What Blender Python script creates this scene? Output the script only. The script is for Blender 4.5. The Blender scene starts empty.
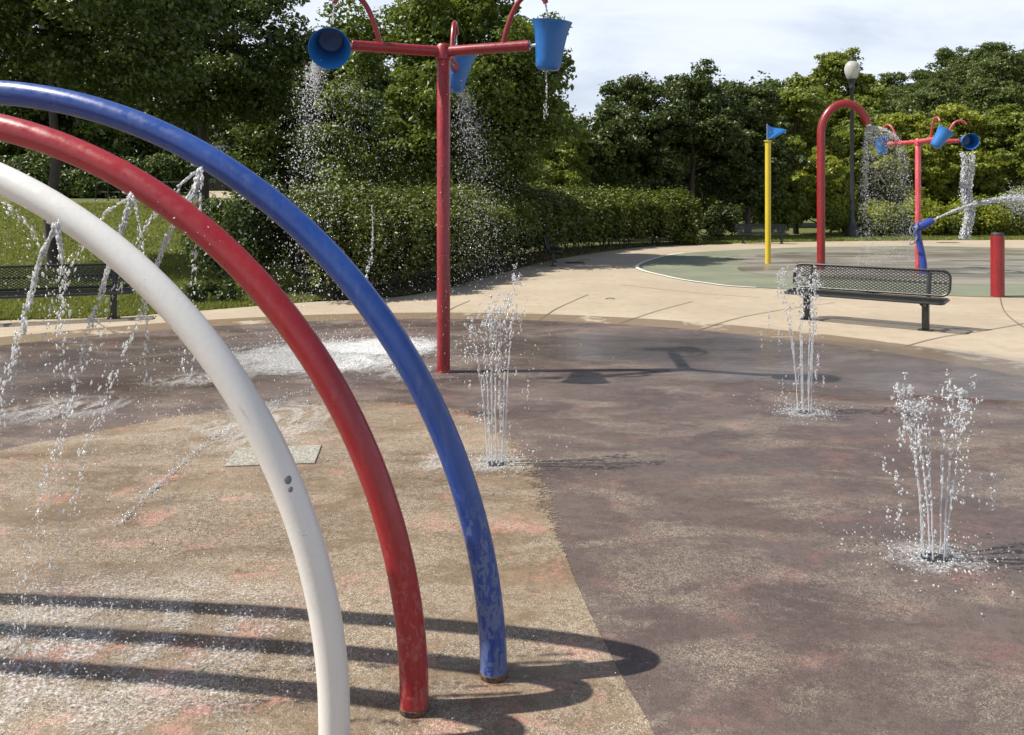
import bpy, math, random
import numpy as np
from mathutils import Vector, Matrix, Quaternion

rng = np.random.default_rng(7)
random.seed(7)
PI = math.pi
sc = bpy.context.scene
COL = sc.collection
H, F, YH = 1.8, 800.0, 203.0            # eye height, focal length in pixels, horizon row


def G(px, py):                           # picture point on flat ground -> metres
    d = F * H / (py - YH)
    return ((px - 512) * d / F, d)


def at(px, py, d):
    return ((px - 512) * d / F, d, H + (YH - py) * d / F)


# ------------------------------------------------------------------ helpers
def tag(o, label=None, cat=None, group=None, kind=None):
    if label: o['label'] = label
    if cat: o['category'] = cat
    if group: o['group'] = group
    if kind: o['kind'] = kind
    return o


def thing(name, label, cat, loc=(0, 0, 0), rz=0.0, group=None):
    o = bpy.data.objects.new(name, None)
    o.empty_display_size = 0.1
    COL.objects.link(o)
    o.location = loc
    o.rotation_euler = (0, 0, rz)
    return tag(o, label, cat, group)


def mk(name, V, Fc, mat, parent=None, smooth=True, loc=None):
    me = bpy.data.meshes.new(name)
    V = np.asarray(V, dtype=np.float32)
    if isinstance(Fc, np.ndarray):
        n, k = Fc.shape
        me.vertices.add(len(V)); me.vertices.foreach_set('co', V.ravel())
        me.loops.add(n * k); me.loops.foreach_set('vertex_index', Fc.astype(np.int32).ravel())
        me.polygons.add(n)
        me.polygons.foreach_set('loop_start', np.arange(0, n * k, k, dtype=np.int32))
        me.polygons.foreach_set('use_smooth', np.full(n, smooth))
        me.update(calc_edges=True)
    else:
        me.from_pydata([tuple(map(float, v)) for v in V], [], Fc)
        me.polygons.foreach_set('use_smooth', [smooth] * len(me.polygons))
        me.update()
    me.materials.append(mat)
    o = bpy.data.objects.new(name, me)
    COL.objects.link(o)
    if parent: o.parent = parent
    if loc: o.location = loc
    return o


class MB:
    def __init__(s): s.V = []; s.F = []; s.n = 0
    def add(s, V, Fc):
        V = np.asarray(V, float); 
        s.F += [[i + s.n for i in f] for f in Fc]
        s.V.append(V); s.n += len(V); return s
    def box(s, c, d, rz=0.0, rx=0.0):
        x, y, z = [k / 2 for k in d]
        V = np.array([(a * x, b * y, e * z) for a in (-1, 1) for b in (-1, 1) for e in (-1, 1)])
        R = np.array((Matrix.Rotation(rz, 3, 'Z') @ Matrix.Rotation(rx, 3, 'X')))
        V = V @ R.T + np.array(c)
        return s.add(V, [(0, 1, 3, 2), (4, 6, 7, 5), (0, 4, 5, 1), (2, 3, 7, 6), (0, 2, 6, 4), (1, 5, 7, 3)])
    def tube(s, P, r, n=12, caps=True, closed=False):
        return s.add(*tube(P, r, n, caps, closed))
    def lathe(s, prof, n=32, M=None):
        return s.add(*lathe(prof, n, M))
    def build(s, name, mat, parent=None, smooth=True, loc=None, bevel=0.0):
        o = mk(name, np.concatenate(s.V), s.F, mat, parent, smooth, loc)
        if bevel:
            b = o.modifiers.new('b', 'BEVEL'); b.width = bevel; b.segments = 2; b.limit_method = 'ANGLE'
        if smooth: autosmooth(o)
        return o


def autosmooth(o, ang=40):
    me = o.data
    import bmesh
    bm = bmesh.new(); bm.from_mesh(me)
    a = math.radians(ang)
    for e in bm.edges:
        e.smooth = not (len(e.link_faces) == 2 and e.calc_face_angle(0) > a)
    bm.to_mesh(me); bm.free()


def tube(P, r, n=12, caps=True, closed=False):
    P = np.asarray(P, float); m = len(P)
    r = np.full(m, r) if np.isscalar(r) else np.asarray(r, float)
    T = np.gradient(P, axis=0) if not closed else np.roll(P, -1, 0) - np.roll(P, 1, 0)
    T /= np.linalg.norm(T, axis=1)[:, None] + 1e-12
    u = np.cross(T[0], (0, 0, 1.0))
    if np.linalg.norm(u) < 1e-3: u = np.cross(T[0], (0, 1.0, 0))
    u /= np.linalg.norm(u)
    V = []
    a = np.arange(n) * 2 * PI / n
    for i in range(m):
        u = u - T[i] * (u @ T[i]); u /= np.linalg.norm(u)
        w = np.cross(T[i], u)
        V.append(P[i] + r[i] * (np.cos(a)[:, None] * u + np.sin(a)[:, None] * w))
    V = np.concatenate(V)
    Fc = []
    for i in range(m if closed else m - 1):
        j = (i + 1) % m
        for k in range(n):
            l = (k + 1) % n
            Fc.append((i * n + k, i * n + l, j * n + l, j * n + k))
    if caps and not closed:
        Fc.append(tuple(range(n))[::-1]); Fc.append(tuple(range((m - 1) * n, m * n)))
    return V, Fc


def lathe(prof, n=32, M=None):
    V = []
    for (r, z) in prof:
        for k in range(n):
            a = 2 * PI * k / n
            V.append((r * math.cos(a), r * math.sin(a), z))
    Fc = [(i * n + k, i * n + (k + 1) % n, (i + 1) * n + (k + 1) % n, (i + 1) * n + k)
          for i in range(len(prof) - 1) for k in range(n)]
    V = np.array(V)
    if M is not None:
        M = np.array(M); V = V @ M[:3, :3].T + M[:3, 3]
    return V, Fc


def catmull(P, n=8, closed=False):
    P = np.asarray(P, float); out = []
    m = len(P)
    for i in range(m if closed else m - 1):
        if closed: p0, p1, p2, p3 = P[i - 1], P[i], P[(i + 1) % m], P[(i + 2) % m]
        else: p0, p1, p2, p3 = P[max(i - 1, 0)], P[i], P[i + 1], P[min(i + 2, m - 1)]
        for t in np.arange(n) / n:
            out.append(.5 * (2 * p1 + (p2 - p0) * t + (2 * p0 - 5 * p1 + 4 * p2 - p3) * t * t + (3 * p1 - p0 - 3 * p2 + p3) * t ** 3))
    if not closed: out.append(P[-1])
    return np.array(out)


def sm(x, a, b):
    t = np.clip((np.asarray(x, float) - a) / (b - a), 0, 1)
    return t * t * (3 - 2 * t)


# ------------------------------------------------------------------ node helper
class N:
    def __init__(s, name):
        s.m = bpy.data.materials.new(name); s.m.use_nodes = True
        s.t = s.m.node_tree; s.t.nodes.clear()
        s.out = s.t.nodes.new('ShaderNodeOutputMaterial')
    def n(s, ty, **kw):
        o = s.t.nodes.new('ShaderNode' + ty)
        for k, v in kw.items(): setattr(o, k, v)
        return o
    def l(s, a, b): s.t.links.new(a, b)
    def set(s, sock, v):
        if isinstance(v, bpy.types.NodeSocket): s.l(v, sock)
        else: sock.default_value = v
    def coord(s, which='Object'): return s.n('TexCoord').outputs[which]
    def mapping(s, vec, scale=(1, 1, 1), loc=(0, 0, 0)):
        m = s.n('Mapping'); s.l(vec, m.inputs[0]); m.inputs['Scale'].default_value = scale
        m.inputs['Location'].default_value = loc; return m.outputs[0]
    def noise(s, vec, scale, detail=4, rough=.5, dist=0.0):
        o = s.n('TexNoise'); s.l(vec, o.inputs['Vector'])
        o.inputs['Scale'].default_value = scale; o.inputs['Detail'].default_value = detail
        o.inputs['Roughness'].default_value = rough; o.inputs['Distortion'].default_value = dist
        return o.outputs['Fac']
    def ramp(s, fac, a, b, va=0.0, vb=1.0):
        o = s.n('MapRange', interpolation_type='SMOOTHSTEP'); s.l(fac, o.inputs[0])
        for i, v in zip((1, 2, 3, 4), (a, b, va, vb)): o.inputs[i].default_value = v
        return o.outputs[0]
    def mix(s, fac, a, b):
        o = s.n('Mix', data_type='RGBA')
        s.set(o.inputs[0], fac); s.set(o.inputs[6], a if not isinstance(a, tuple) else c4(a)); s.set(o.inputs[7], b if not isinstance(b, tuple) else c4(b))
        return o.outputs[2]
    def math(s, op, a, b=None):
        o = s.n('Math', operation=op); s.set(o.inputs[0], a)
        if b is not None: s.set(o.inputs[1], b)
        return o.outputs[0]
    def bump(s, h, strength=.3, dist=.01):
        o = s.n('Bump'); s.l(h, o.inputs['Height'])
        o.inputs['Strength'].default_value = strength; o.inputs['Distance'].default_value = dist
        return o.outputs[0]
    def bsdf(s, col, rough=.5, normal=None, **kw):
        o = s.n('BsdfPrincipled')
        s.set(o.inputs['Base Color'], c4(col) if isinstance(col, tuple) else col)
        s.set(o.inputs['Roughness'], rough)
        if normal is not None: s.l(normal, o.inputs['Normal'])
        for k, v in kw.items(): s.set(o.inputs[k.replace('_', ' ')], v)
        return o.outputs[0]
    def mixs(s, fac, a, b):
        o = s.n('MixShader'); s.set(o.inputs[0], fac); s.l(a, o.inputs[1]); s.l(b, o.inputs[2]); return o.outputs[0]
    def done(s, sh):
        s.l(sh, s.out.inputs['Surface']); return s.m


def c4(c): return (c[0], c[1], c[2], 1.0)


# ------------------------------------------------------------------ materials
def paint(name, col, scuff, dark, amount=.5, low_wear=0.0, rough=.32):
    m = N(name); v = m.coord()
    a = m.noise(v, 1.3, 5, .6); b = m.noise(v, 22, 6, .65)
    base = m.mix(m.ramp(a, .35, .7), dark, col)
    st = m.noise(m.mapping(v, (9, 9, 1.2)), 3.0, 5, .7)
    base = m.mix(m.math('MULTIPLY', m.ramp(st, .5, .8), amount), base, scuff)
    if low_wear:
        sep = m.n('SeparateXYZ'); m.l(v, sep.inputs[0])
        g = m.ramp(sep.outputs['Z'], .05, .85, low_wear, 0)
        pk = m.ramp(m.math('ADD', m.noise(m.mapping(v, (1, 1, .5)), 40, 5, .62, 1.0), m.math('MULTIPLY', g, .13)), .57, .60)
        base = m.mix(m.math('MULTIPLY', pk, m.math('MINIMUM', m.math('MULTIPLY', g, 2.0), .7)), base, scuff)
    bl = m.noise(v, 60, 3, .6)
    return m.done(m.bsdf(base, m.ramp(b, .3, .7, rough - .08, rough + .16), m.bump(m.math('ADD', m.math('MULTIPLY', b, .6), bl), .12, .004),
                         Coat_Weight=.15, Coat_Roughness=.2))


M = {}
M['white_paint'] = paint('white_paint', (.78, .765, .73), (.62, .60, .56), (.73, .715, .68), .25)
M['red_paint'] = paint('red_paint', (.36, .020, .024), (.38, .10, .09), (.29, .016, .024), .3, .45)
M['blue_paint'] = paint('blue_paint', (.022, .080, .33), (.14, .18, .31), (.017, .056, .25), .35, 1.0)
M['tree_red'] = paint('tree_red_paint', (.30, .018, .022), (.40, .13, .115), (.22, .012, .016), .3)
M['pink_red'] = paint('faded_red_paint', (.52, .07, .085), (.72, .40, .40), (.46, .05, .06), .7)
M['bucket_blue'] = paint('bucket_blue', (.02, .17, .50), (.05, .25, .55), (.016, .13, .42), .3)
M['yellow_paint'] = paint('yellow_paint', (.68, .52, .035), (.72, .60, .22), (.62, .46, .03), .3)
M['flag_blue'] = paint('flag_blue', (.03, .24, .68), (.1, .32, .7), (.025, .2, .6), .2)
M['cannon_blue'] = paint('cannon_blue', (.03, .06, .36), (.20, .24, .46), (.02, .045, .28), .5)
M['black_metal'] = paint('black_metal', (.018, .019, .018), (.05, .05, .05), (.012, .013, .012), .3, 0, .38)
M['lamp_metal'] = paint('lamp_metal', (.022, .026, .026), (.05, .055, .055), (.016, .02, .02), .3, 0, .45)
M['steel'] = N('steel'); M['steel'] = M['steel'].done(M['steel'].bsdf((.55, .55, .53), .3, Metallic=1.0))
m = N('rust_base'); v = m.coord()
M['rust_base'] = m.done(m.bsdf(m.mix(m.ramp(m.noise(v, 40, 5), .4, .6), (.03, .025, .02), (.16, .08, .04)), .7))
m = N('chip'); M['chip'] = m.done(m.bsdf((.17, .17, .18), .6))
m = N('globe'); M['globe'] = m.done(m.bsdf((.62, .61, .55), .10, Transmission_Weight=.35, IOR=1.45))
m = N('rubber'); M['rubber'] = m.done(m.bsdf((.03, .03, .032), .6))


def leaf(name, c1, c2, tr=.3, rough=.42, spec=.4):
    m = N(name)
    g = m.n('NewGeometry'); v = m.coord()
    r = g.outputs['Random Per Island']
    col = m.mix(r, c1, c2)
    col = m.mix(m.math('MULTIPLY', m.ramp(m.noise(v, .7, 3), .4, .7), .35), col, tuple(k * 1.35 for k in c2))
    p = m.bsdf(col, rough, Specular_IOR_Level=spec)
    t = m.n('BsdfTranslucent')
    m.l(m.mix(.5, col, tuple(min(1, k * q) for k, q in zip(c2, (1.7, 1.7, .8)))), t.inputs['Color'])
    return m.done(m.mixs(tr, p, t.outputs[0]))


M['leaf_dark'] = leaf('leaf_dark', (.028, .046, .010), (.11, .15, .028), .22)
M['leaf_mid'] = leaf('leaf_mid', (.05, .078, .012), (.16, .21, .036), .32)
M['leaf_deep'] = leaf('leaf_deep', (.030, .046, .011), (.085, .115, .026), .2)
M['leaf_lime'] = leaf('leaf_lime', (.14, .165, .020), (.30, .33, .048), .42)
M['leaf_olive'] = leaf('leaf_olive', (.10, .13, .022), (.22, .26, .046), .38)
M['leaf_hill'] = leaf('leaf_hill', (.065, .09, .024), (.13, .165, .045), .32)
M['leaf_hedge'] = leaf('leaf_hedge', (.036, .056, .010), (.15, .18, .028), .14)
M['leaf_bush'] = leaf('leaf_bush', (.03, .05, .014), (.085, .12, .035), .28)
M['grass_blade'] = leaf('grass_blade', (.10, .128, .026), (.22, .24, .065), .34, .6, .2)
m = N('bark'); v = m.coord(); b = m.noise(m.mapping(v, (1, 1, .25)), 14, 6, .65)
M['bark'] = m.done(m.bsdf(m.mix(b, (.025, .02, .016), (.11, .09, .07)), .85, m.bump(b, .8, .03)))

m = N('twig'); v = m.coord(); M['twig'] = m.done(m.bsdf(m.mix(m.noise(v, 9, 4), (.012, .014, .007), (.035, .032, .018)), .9))  # dark twig brown, also painting the shade inside the hedge
# lawn / terrain
m = N('lawn'); v = m.coord()
a = m.noise(v, .35, 5, .6); b = m.noise(v, 9, 5, .7); c = m.noise(v, 60, 3, .7)
col = m.mix(m.ramp(b, .3, .7), (.085, .10, .022), (.16, .17, .045))
col = m.mix(m.math('MULTIPLY', m.ramp(a, .45, .7), .5), col, (.17, .17, .055))
col = m.mix(m.math('MULTIPLY', m.ramp(c, .45, .7), .4), col, (.05, .07, .014))
M['lawn'] = m.done(m.bsdf(col, .9, m.bump(m.math('ADD', c, b), .9, .05)))

# concrete
m = N('concrete'); v = m.coord()
a = m.noise(v, .45, 5, .6); b = m.noise(v, 5, 6, .65); c = m.noise(v, 130, 3, .7)
col = m.mix(m.ramp(a, .35, .7), (.36, .295, .213), (.43, .36, .265))
col = m.mix(m.math('MULTIPLY', m.ramp(b, .46, .72), .5), col, (.28, .215, .145))
col = m.mix(m.math('MULTIPLY', m.ramp(c, .55, .7), .35), col, (.22, .18, .13))
rust = m.noise(m.mapping(v, (.5, 1.6, 1)), 1.1, 4, .6)
col = m.mix(m.math('MULTIPLY', m.ramp(rust, .58, .74), .5), col, (.30, .19, .11))
M['concrete'] = m.done(m.bsdf(col, .75, m.bump(m.math('ADD', c, b), .25, .006)))
m = N('damp_concrete'); v = m.coord()
a = m.noise(v, 1.2, 5, .65); c = m.noise(v, 130, 3, .7)
geo = m.coord('Generated')
col = m.mix(m.ramp(c, .4, .7), (.20, .145, .09), (.26, .19, .12))
al = m.ramp(a, .36, .5)
tr = m.n('BsdfTransparent')
M['damp_concrete'] = m.done(m.mixs(m.math('MULTIPLY', al, .9), tr.outputs[0], m.bsdf(col, .5, m.bump(c, .2, .005))))
m = N('joint'); M['joint'] = m.done(m.bsdf((.15, .115, .08), .9))


def pad_mat(name, base, alt, pink, grit_glint, wetlo, pinkamt, gritlo, worn=False):
    m = N(name); v = m.coord()
    a = m.noise(m.mapping(v, (.8, 1.3, 1)), .8, 6, .62); b = m.noise(m.mapping(v, (.8, 1.4, 1)), 3.2, 6, .68, .6); d = m.noise(v, 17, 5, .7)
    fine = m.noise(v, 210, 2, .6); fine2 = m.noise(v, 95, 3, .65); mid = m.noise(v, 38, 4, .7)
    col = m.mix(m.ramp(m.math('ADD', m.math('MULTIPLY', a, .55), m.math('MULTIPLY', b, .45)), .40, .60), base, alt)
    col = m.mix(m.math('MULTIPLY', m.ramp(d, .42, .72), .5), col, tuple(k * .60 for k in base))
    col = m.mix(m.math('MULTIPLY', m.ramp(mid, .5, .75), .4), col, tuple(k * 1.5 for k in alt))
    # pink wear patches where the upper coat is gone
    pk = m.noise(m.mapping(v, (1.0, 1.35, 1), (3.1, 7.7, 0)), 2.3, 5, .6, .3)
    pk2 = m.ramp(m.math('ADD', pk, m.math('ADD', m.math('MULTIPLY', fine2, .22), m.math('MULTIPLY', mid, .20))), .75, .93)
    col = m.mix(m.math('MULTIPLY', pk2, pinkamt), col, pink)
    # pale grit, its white specks also painting sun glints into the colour
    gm = m.noise(m.mapping(v, (.8, 1.5, 1), (11, 2, 0)), 1.5, 6, .68, .5)
    col = m.mix(m.math('MULTIPLY', m.math('MULTIPLY', m.ramp(gm, gritlo + .02, gritlo + .2), m.ramp(mid, .38, .62)), .5), col, tuple(k * .5 for k in grit_glint))
    gr = m.math('MULTIPLY', m.ramp(m.math('ADD', fine, m.math('MULTIPLY', fine2, .35)), .72, .81), m.ramp(gm, gritlo, gritlo + .24, .07, .85))
    col = m.mix(gr, col, grit_glint)
    dk = m.ramp(fine2, .40, .28)
    col = m.mix(m.math('MULTIPLY', dk, .75), col, tuple(k * .30 for k in base))
    wet = m.noise(m.mapping(v, (.6, 1.1, 1), (0, 5, 0)), .8, 4, .6, .5)
    r = m.ramp(wet, .40, .60, wetlo, .78)
    h = m.math('ADD', m.math('MULTIPLY', fine, .7), fine2)
    sh = m.bsdf(col, r, m.bump(h, .6, .006), Specular_IOR_Level=.45)
    if worn:
        w_ = m.n('Attribute', attribute_name='worn').outputs['Fac']
        k = m.math('ADD', m.math('ADD', w_, m.math('MULTIPLY', b, .5)), m.math('ADD', m.math('MULTIPLY', mid, .5), m.math('MULTIPLY', fine2, .6)))
        sh = m.mixs(m.ramp(k, 1.12, 1.34), m.n('BsdfTransparent').outputs[0], sh)
    return m.done(sh)


M['pad_purple'] = pad_mat('pad_purple', (.080, .056, .051), (.116, .088, .077), (.23, .115, .098), (.46, .38, .29), .26, .45, .44)
M['pad_beige'] = pad_mat('pad_beige', (.132, .091, .054), (.214, .154, .098), (.40, .17, .135), (.58, .50, .39), .38, .80, .36, True)
m = N('pad_green'); v = m.coord()
a = m.noise(v, .5, 5, .6); c = m.noise(v, 40, 4, .7)
col = m.mix(m.ramp(a, .35, .65), (.15, .165, .108), (.20, .212, .142))
col = m.mix(m.math('MULTIPLY', m.ramp(c, .5, .7), .3), col, (.12, .13, .09))
M['pad_green'] = m.done(m.bsdf(col, .7, m.bump(c, .2, .005)))
m = N('pad_wet'); v = m.coord()
a = m.noise(m.mapping(v, (.6, 1.4, 1)), .5, 5, .65, .6); c = m.noise(v, 30, 4, .7)
col = m.mix(m.ramp(a, .4, .6), (.15, .13, .095), (.23, .21, .175))
col = m.mix(m.math('MULTIPLY', m.ramp(c, .55, .7), .3), col, (.3, .29, .26))
M['pad_wet'] = m.done(m.bsdf(col, m.ramp(a, .4, .62, .30, .65), m.bump(m.noise(v, 6, 3), .15, .02), Specular_IOR_Level=.5))
m = N('white_line'); v = m.coord()
M['white_line'] = m.done(m.bsdf(m.mix(m.noise(v, 20, 4), (.6, .58, .52), (.78, .76, .7)), .7))
m = N('soil'); v = m.coord(); b = m.noise(v, 12, 6, .7)
M['soil'] = m.done(m.bsdf(m.mix(b, (.03, .022, .014), (.10, .075, .05)), .95, m.bump(b, 1, .06)))
m = N('cover'); v = m.coord(); b = m.noise(v, 60, 4, .7)
M['cover'] = m.done(m.bsdf(m.mix(m.ramp(b, .42, .6), (.22, .21, .175), (.43, .415, .35)), .6, m.bump(b, .8, .01)))

# water
def water_mat(name, clear, rough=.06):
    m = N(name)
    fr = m.n('Fresnel'); fr.inputs['IOR'].default_value = 1.33
    tr = m.n('BsdfTransparent'); tr.inputs['Color'].default_value = (.97, .985, 1, 1)
    gs = m.n('BsdfGlossy'); gs.inputs['Roughness'].default_value = rough
    p = m.bsdf((.95, .965, .98), .12, Specular_IOR_Level=.8)
    tl = m.n('BsdfTranslucent'); tl.inputs['Color'].default_value = (.97, .98, .99, 1)
    return m.done(m.mixs(clear, m.mixs(.45, p, tl.outputs[0]), m.mixs(m.math('ADD', fr.outputs[0], .12), tr.outputs[0], gs.outputs[0])))


M['water'] = water_mat('water', .44, .08)
M['spray'] = water_mat('spray', .32, .12)


def foam(name, sx, sy, dens, scale=3.0, edge=.10, spk=.45):
    m = N(name); v = m.coord(); g = m.coord('Generated')
    mp = m.mapping(g, (2, 2, 0), (-1, -1, 0))
    ln = m.n('VectorMath', operation='LENGTH'); m.l(mp, ln.inputs[0])
    rad = m.ramp(ln.outputs['Value'], .15, 1.0, 1, 0)
    a = m.noise(m.mapping(v, (sx, sy, 1)), scale, 6, .68, .9)
    b = m.noise(v, 70, 3, .7)
    rid = m.math('SUBTRACT', 1.0, m.math('MULTIPLY', m.math('ABSOLUTE', m.math('SUBTRACT', a, .5)), 4.2))
    k = m.math('ADD', m.math('MULTIPLY', rid, .36), m.math('ADD', m.math('MULTIPLY', rad, dens), m.math('MULTIPLY', b, spk)))
    al = m.math('MULTIPLY', m.math('MULTIPLY', m.ramp(k, .78, .78 + edge * 3), m.ramp(rad, 0, .25)), m.ramp(m.noise(v, 34, 5, .75), .34, .6, .25, .9))
    tr = m.n('BsdfTransparent')
    return m.done(m.mixs(al, tr.outputs[0], m.bsdf((.86, .87, .87), .3, m.bump(a, .6, .03))))


M['foam_flow'] = foam('foam_flow', 1, .8, .74, 2.2, .14)
M['foam_splash'] = foam('foam_splash', 1, 1, .47, 5.0, .20)
M['foam_speck'] = foam('foam_speck', 1, .8, .10, 1.6, .16, 1.0)
M['foam_thin'] = foam('foam_thin', 1, .6, .37, 2.6, .12)
# wet film: thin clear layer that mirrors
m = N('film'); v = m.coord(); g = m.coord('Generated')
mp = m.mapping(g, (2, 2, 0), (-1, -1, 0)); ln = m.n('VectorMath', operation='LENGTH'); m.l(mp, ln.inputs[0])
rad = m.ramp(ln.outputs['Value'], .4, 1.0, 1, 0)
a = m.noise(m.mapping(v, (.6, 1.3, 1)), 1.6, 5, .65, .5)
fr = m.n('Fresnel'); fr.inputs['IOR'].default_value = 1.33
gs = m.n('BsdfGlossy'); gs.inputs['Roughness'].default_value = .22
m.l(m.bump(m.noise(v, 9, 3), .08, .02), gs.inputs['Normal'])
tr = m.n('BsdfTransparent'); tr.inputs['Color'].default_value = (.97, .97, .98, 1)
t2 = m.n('BsdfTransparent')
al = m.ramp(m.math('ADD', a, m.math('MULTIPLY', rad, .35)), .46, .68)
M['film'] = m.done(m.mixs(m.math('MULTIPLY', al, m.ramp(rad, 0, .2)), t2.outputs[0], m.mixs(fr.outputs[0], tr.outputs[0], gs.outputs[0])))


# ------------------------------------------------------------------ terrain
def hz(x, y):
    x = np.asarray(x, float); y = np.asarray(y, float)
    left = 2.1 * sm(y, 15, 46) * sm(-x, 3.5, 9)
    hill = 20 * sm(y, 52, 125) * sm(x, 20, 85)
    back = 3.0 * sm(y, 60, 140) * sm(-x, -6, 10)
    roll = .05 * np.sin(x * .7 + 1) * np.sin(y * .5) * sm(y, 44, 60)
    return left + hill + back + roll


xs = np.unique(np.r_[np.linspace(-420, -60, 20), np.linspace(-60, 60, 121), np.linspace(60, 420, 20)])
ys = np.unique(np.r_[np.linspace(-60, -10, 8), np.linspace(-10, 60, 71), np.linspace(60, 150, 46), np.linspace(150, 700, 16)])
XX, YY = np.meshgrid(xs, ys, indexing='ij')
ZZ = hz(XX, YY)
nx, ny = len(xs), len(ys)
ii = (np.arange(nx - 1)[:, None] * ny + np.arange(ny - 1)).ravel()
o = mk('ground', np.c_[XX.ravel(), YY.ravel(), ZZ.ravel()], np.c_[ii, ii + ny, ii + ny + 1, ii + 1], M['lawn'])
tag(o, kind='structure')


def sheet(name, P, z, mat, kind='structure', thick=0.0):
    P = np.asarray(P, float); n = len(P)
    V = np.c_[P, np.full(n, z)]
    return tag(mk(name, V, [tuple(range(n))], mat, smooth=False), kind=kind)


edge_l = [(-10.8, 6.0), (-9.9, 9.6)] + [G(0, 321), G(120, 317), G(300, 303), G(400, 297), G(455, 286), (-.3, 20.4), G(553, 260), G(640, 247.5), G(700, 245), G(800, 242), G(1024, 240)]
outer = catmull(edge_l + [(34, 37), (38, 26), (34, 12), (24, 3), (12, -5), (0, -6), (-8, -2)], 8, True)
sheet('concrete_path', outer, .004, M['concrete'])
PC, PR = np.array((-1.17, 5.22)), 7.13
a = np.linspace(0, 2 * PI, 220, endpoint=False)
ring = lambda r: np.c_[PC[0] + r * np.cos(a), PC[1] + r * np.sin(a)]
# damp margin of the path round the pad
V = np.r_[np.c_[ring(PR - .05), np.full(220, .008)], np.c_[ring(PR + .75 + .15 * np.sin(3 * a)[:1]), np.full(220, .008)]]
k = np.arange(220); k2 = (k + 1) % 220
tag(mk('damp_path_margin', V, np.c_[k, k + 220, k2 + 220, k2], M['damp_concrete'], smooth=False), kind='structure')
sheet('splash_pad', ring(PR), .012, M['pad_purple'])
zone_px = [(-300, 522), (0, 453), (60, 441), (120, 429), (200, 416), (300, 407), (400, 405), (462, 416), (500, 440), (522, 468), (538, 505), (560, 548), (587, 611), (619, 675), (653, 735), (700, 830)]
zone = [G(*p) for p in zone_px] + [(.9, 1.2), (.5, .2), (-1.5, -.8), (-4, -.6), (-5.6, 1.0), (-5.6, 3.0)]
zs = catmull(zone, 14, True)
n = len(zs)
tz = np.roll(zs, -1, 0) - np.roll(zs, 1, 0); tz /= np.linalg.norm(tz, axis=1)[:, None]
nz_ = np.c_[tz[:, 1], -tz[:, 0]]
wz = .012 + .55 * sm(zs[:, 1], 3.9, 4.9) * sm(zs[:, 0], -3.6, -1.6) + .10 * sm(zs[:, 1], 4.6, 5.6)
for _ in range(6): wz = (np.roll(wz, 1) + wz + np.roll(wz, -1)) / 3
zo = zs - nz_ * wz[:, None] * -.5; zi = zs + nz_ * wz[:, None] * -.5
if np.linalg.norm(zi - zs.mean(0), axis=1).mean() > np.linalg.norm(zo - zs.mean(0), axis=1).mean(): zi, zo = zo, zi
V = np.r_[np.c_[zo, np.full(n, .016)], np.c_[zi, np.full(n, .016)]]
o = mk('splash_pad_inlay', V, [(q, (q + 1) % n, n + (q + 1) % n, n + q) for q in range(n)] + [tuple(range(n, 2 * n))], M['pad_beige'], smooth=False)
tag(o, kind='structure')
at_ = o.data.attributes.new('worn', 'FLOAT', 'POINT')
at_.data.foreach_set('value', np.r_[np.zeros(n), np.ones(n)].astype(np.float32))
fp = [G(638, 266.7), G(669.8, 277.2), G(707.6, 283.5), G(747.5, 287.6), G(880, 293.5), G(1019, 298), (13.5, 15.0), (18, 17.5), (22, 23), (21.5, 29.5), (19.5, 32.3), G(919.6, 246.3), G(840, 246.9), G(789, 247.9), G(747.5, 249.6), G(709.6, 251.6), G(669.8, 255.5)]
fps = catmull(fp, 10, True)
sheet('far_splash_pad', fps, .012, M['pad_green'])
ct = fps.mean(0)
dirs = (fps - ct) / np.linalg.norm(fps - ct, axis=1)[:, None]
inn = ct + np.array((1.3, .4)) + (fps - ct) * .82
ang = np.arctan2(dirs[:, 1], dirs[:, 0])
inn = inn + dirs * (.35 * np.sin(ang * 5 + 1) + .25 * np.sin(ang * 9))[:, None]
sheet('wet_pad_centre', inn, .016, M['pad_wet'])
# white line along the near edge of the far pad
i0 = slice(len(fps) - 12, len(fps))
ln = np.r_[fps[-14:], fps[:32]]
nn = np.r_[dirs[-14:], dirs[:32]]
V = np.r_[np.c_[ln - nn * .02, np.full(len(ln), .020)], np.c_[ln + nn * .09, np.full(len(ln), .020)]]
k = np.arange(len(ln) - 1)
tag(mk('pad_edge_line', V, np.c_[k, k + len(ln), k + len(ln) + 1, k + 1], M['white_line'], smooth=False), kind='structure')
# joints in the path
jm = MB()
for pts in ([(539, 321), (555, 310), (572, 302), (588, 295)], [(620, 324), (655, 312), (692, 302)], [(698, 331), (740, 318), (790, 309), (835, 303)],
            [(620, 285), (665, 290), (705, 294), (760, 298)], [(905, 347), (940, 338), (985, 331), (1024, 324)], [(1000, 298), (1003, 309), (1010, 318), (1024, 328)],
            [(430, 323), (452, 309), (470, 301)], [(120, 336), (100, 325), (92, 318)], [(300, 325), (296, 312), (294, 305)]):
    P = catmull([G(*p) for p in pts], 6)
    T = np.gradient(P, axis=0); T /= np.linalg.norm(T, axis=1)[:, None]
    Nn = np.c_[-T[:, 1], T[:, 0]] * .009
    n = len(P)
    V = np.r_[np.c_[P - Nn, np.full(n, .0085)], np.c_[P + Nn, np.full(n, .0085)]]
    V[:, 2] += .004
    jm.add(V, [(i, i + 1, n + i + 1, n + i) for i in range(n - 1)])
tag(jm.build('path_joints', M['joint'], smooth=False), kind='structure')
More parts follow.
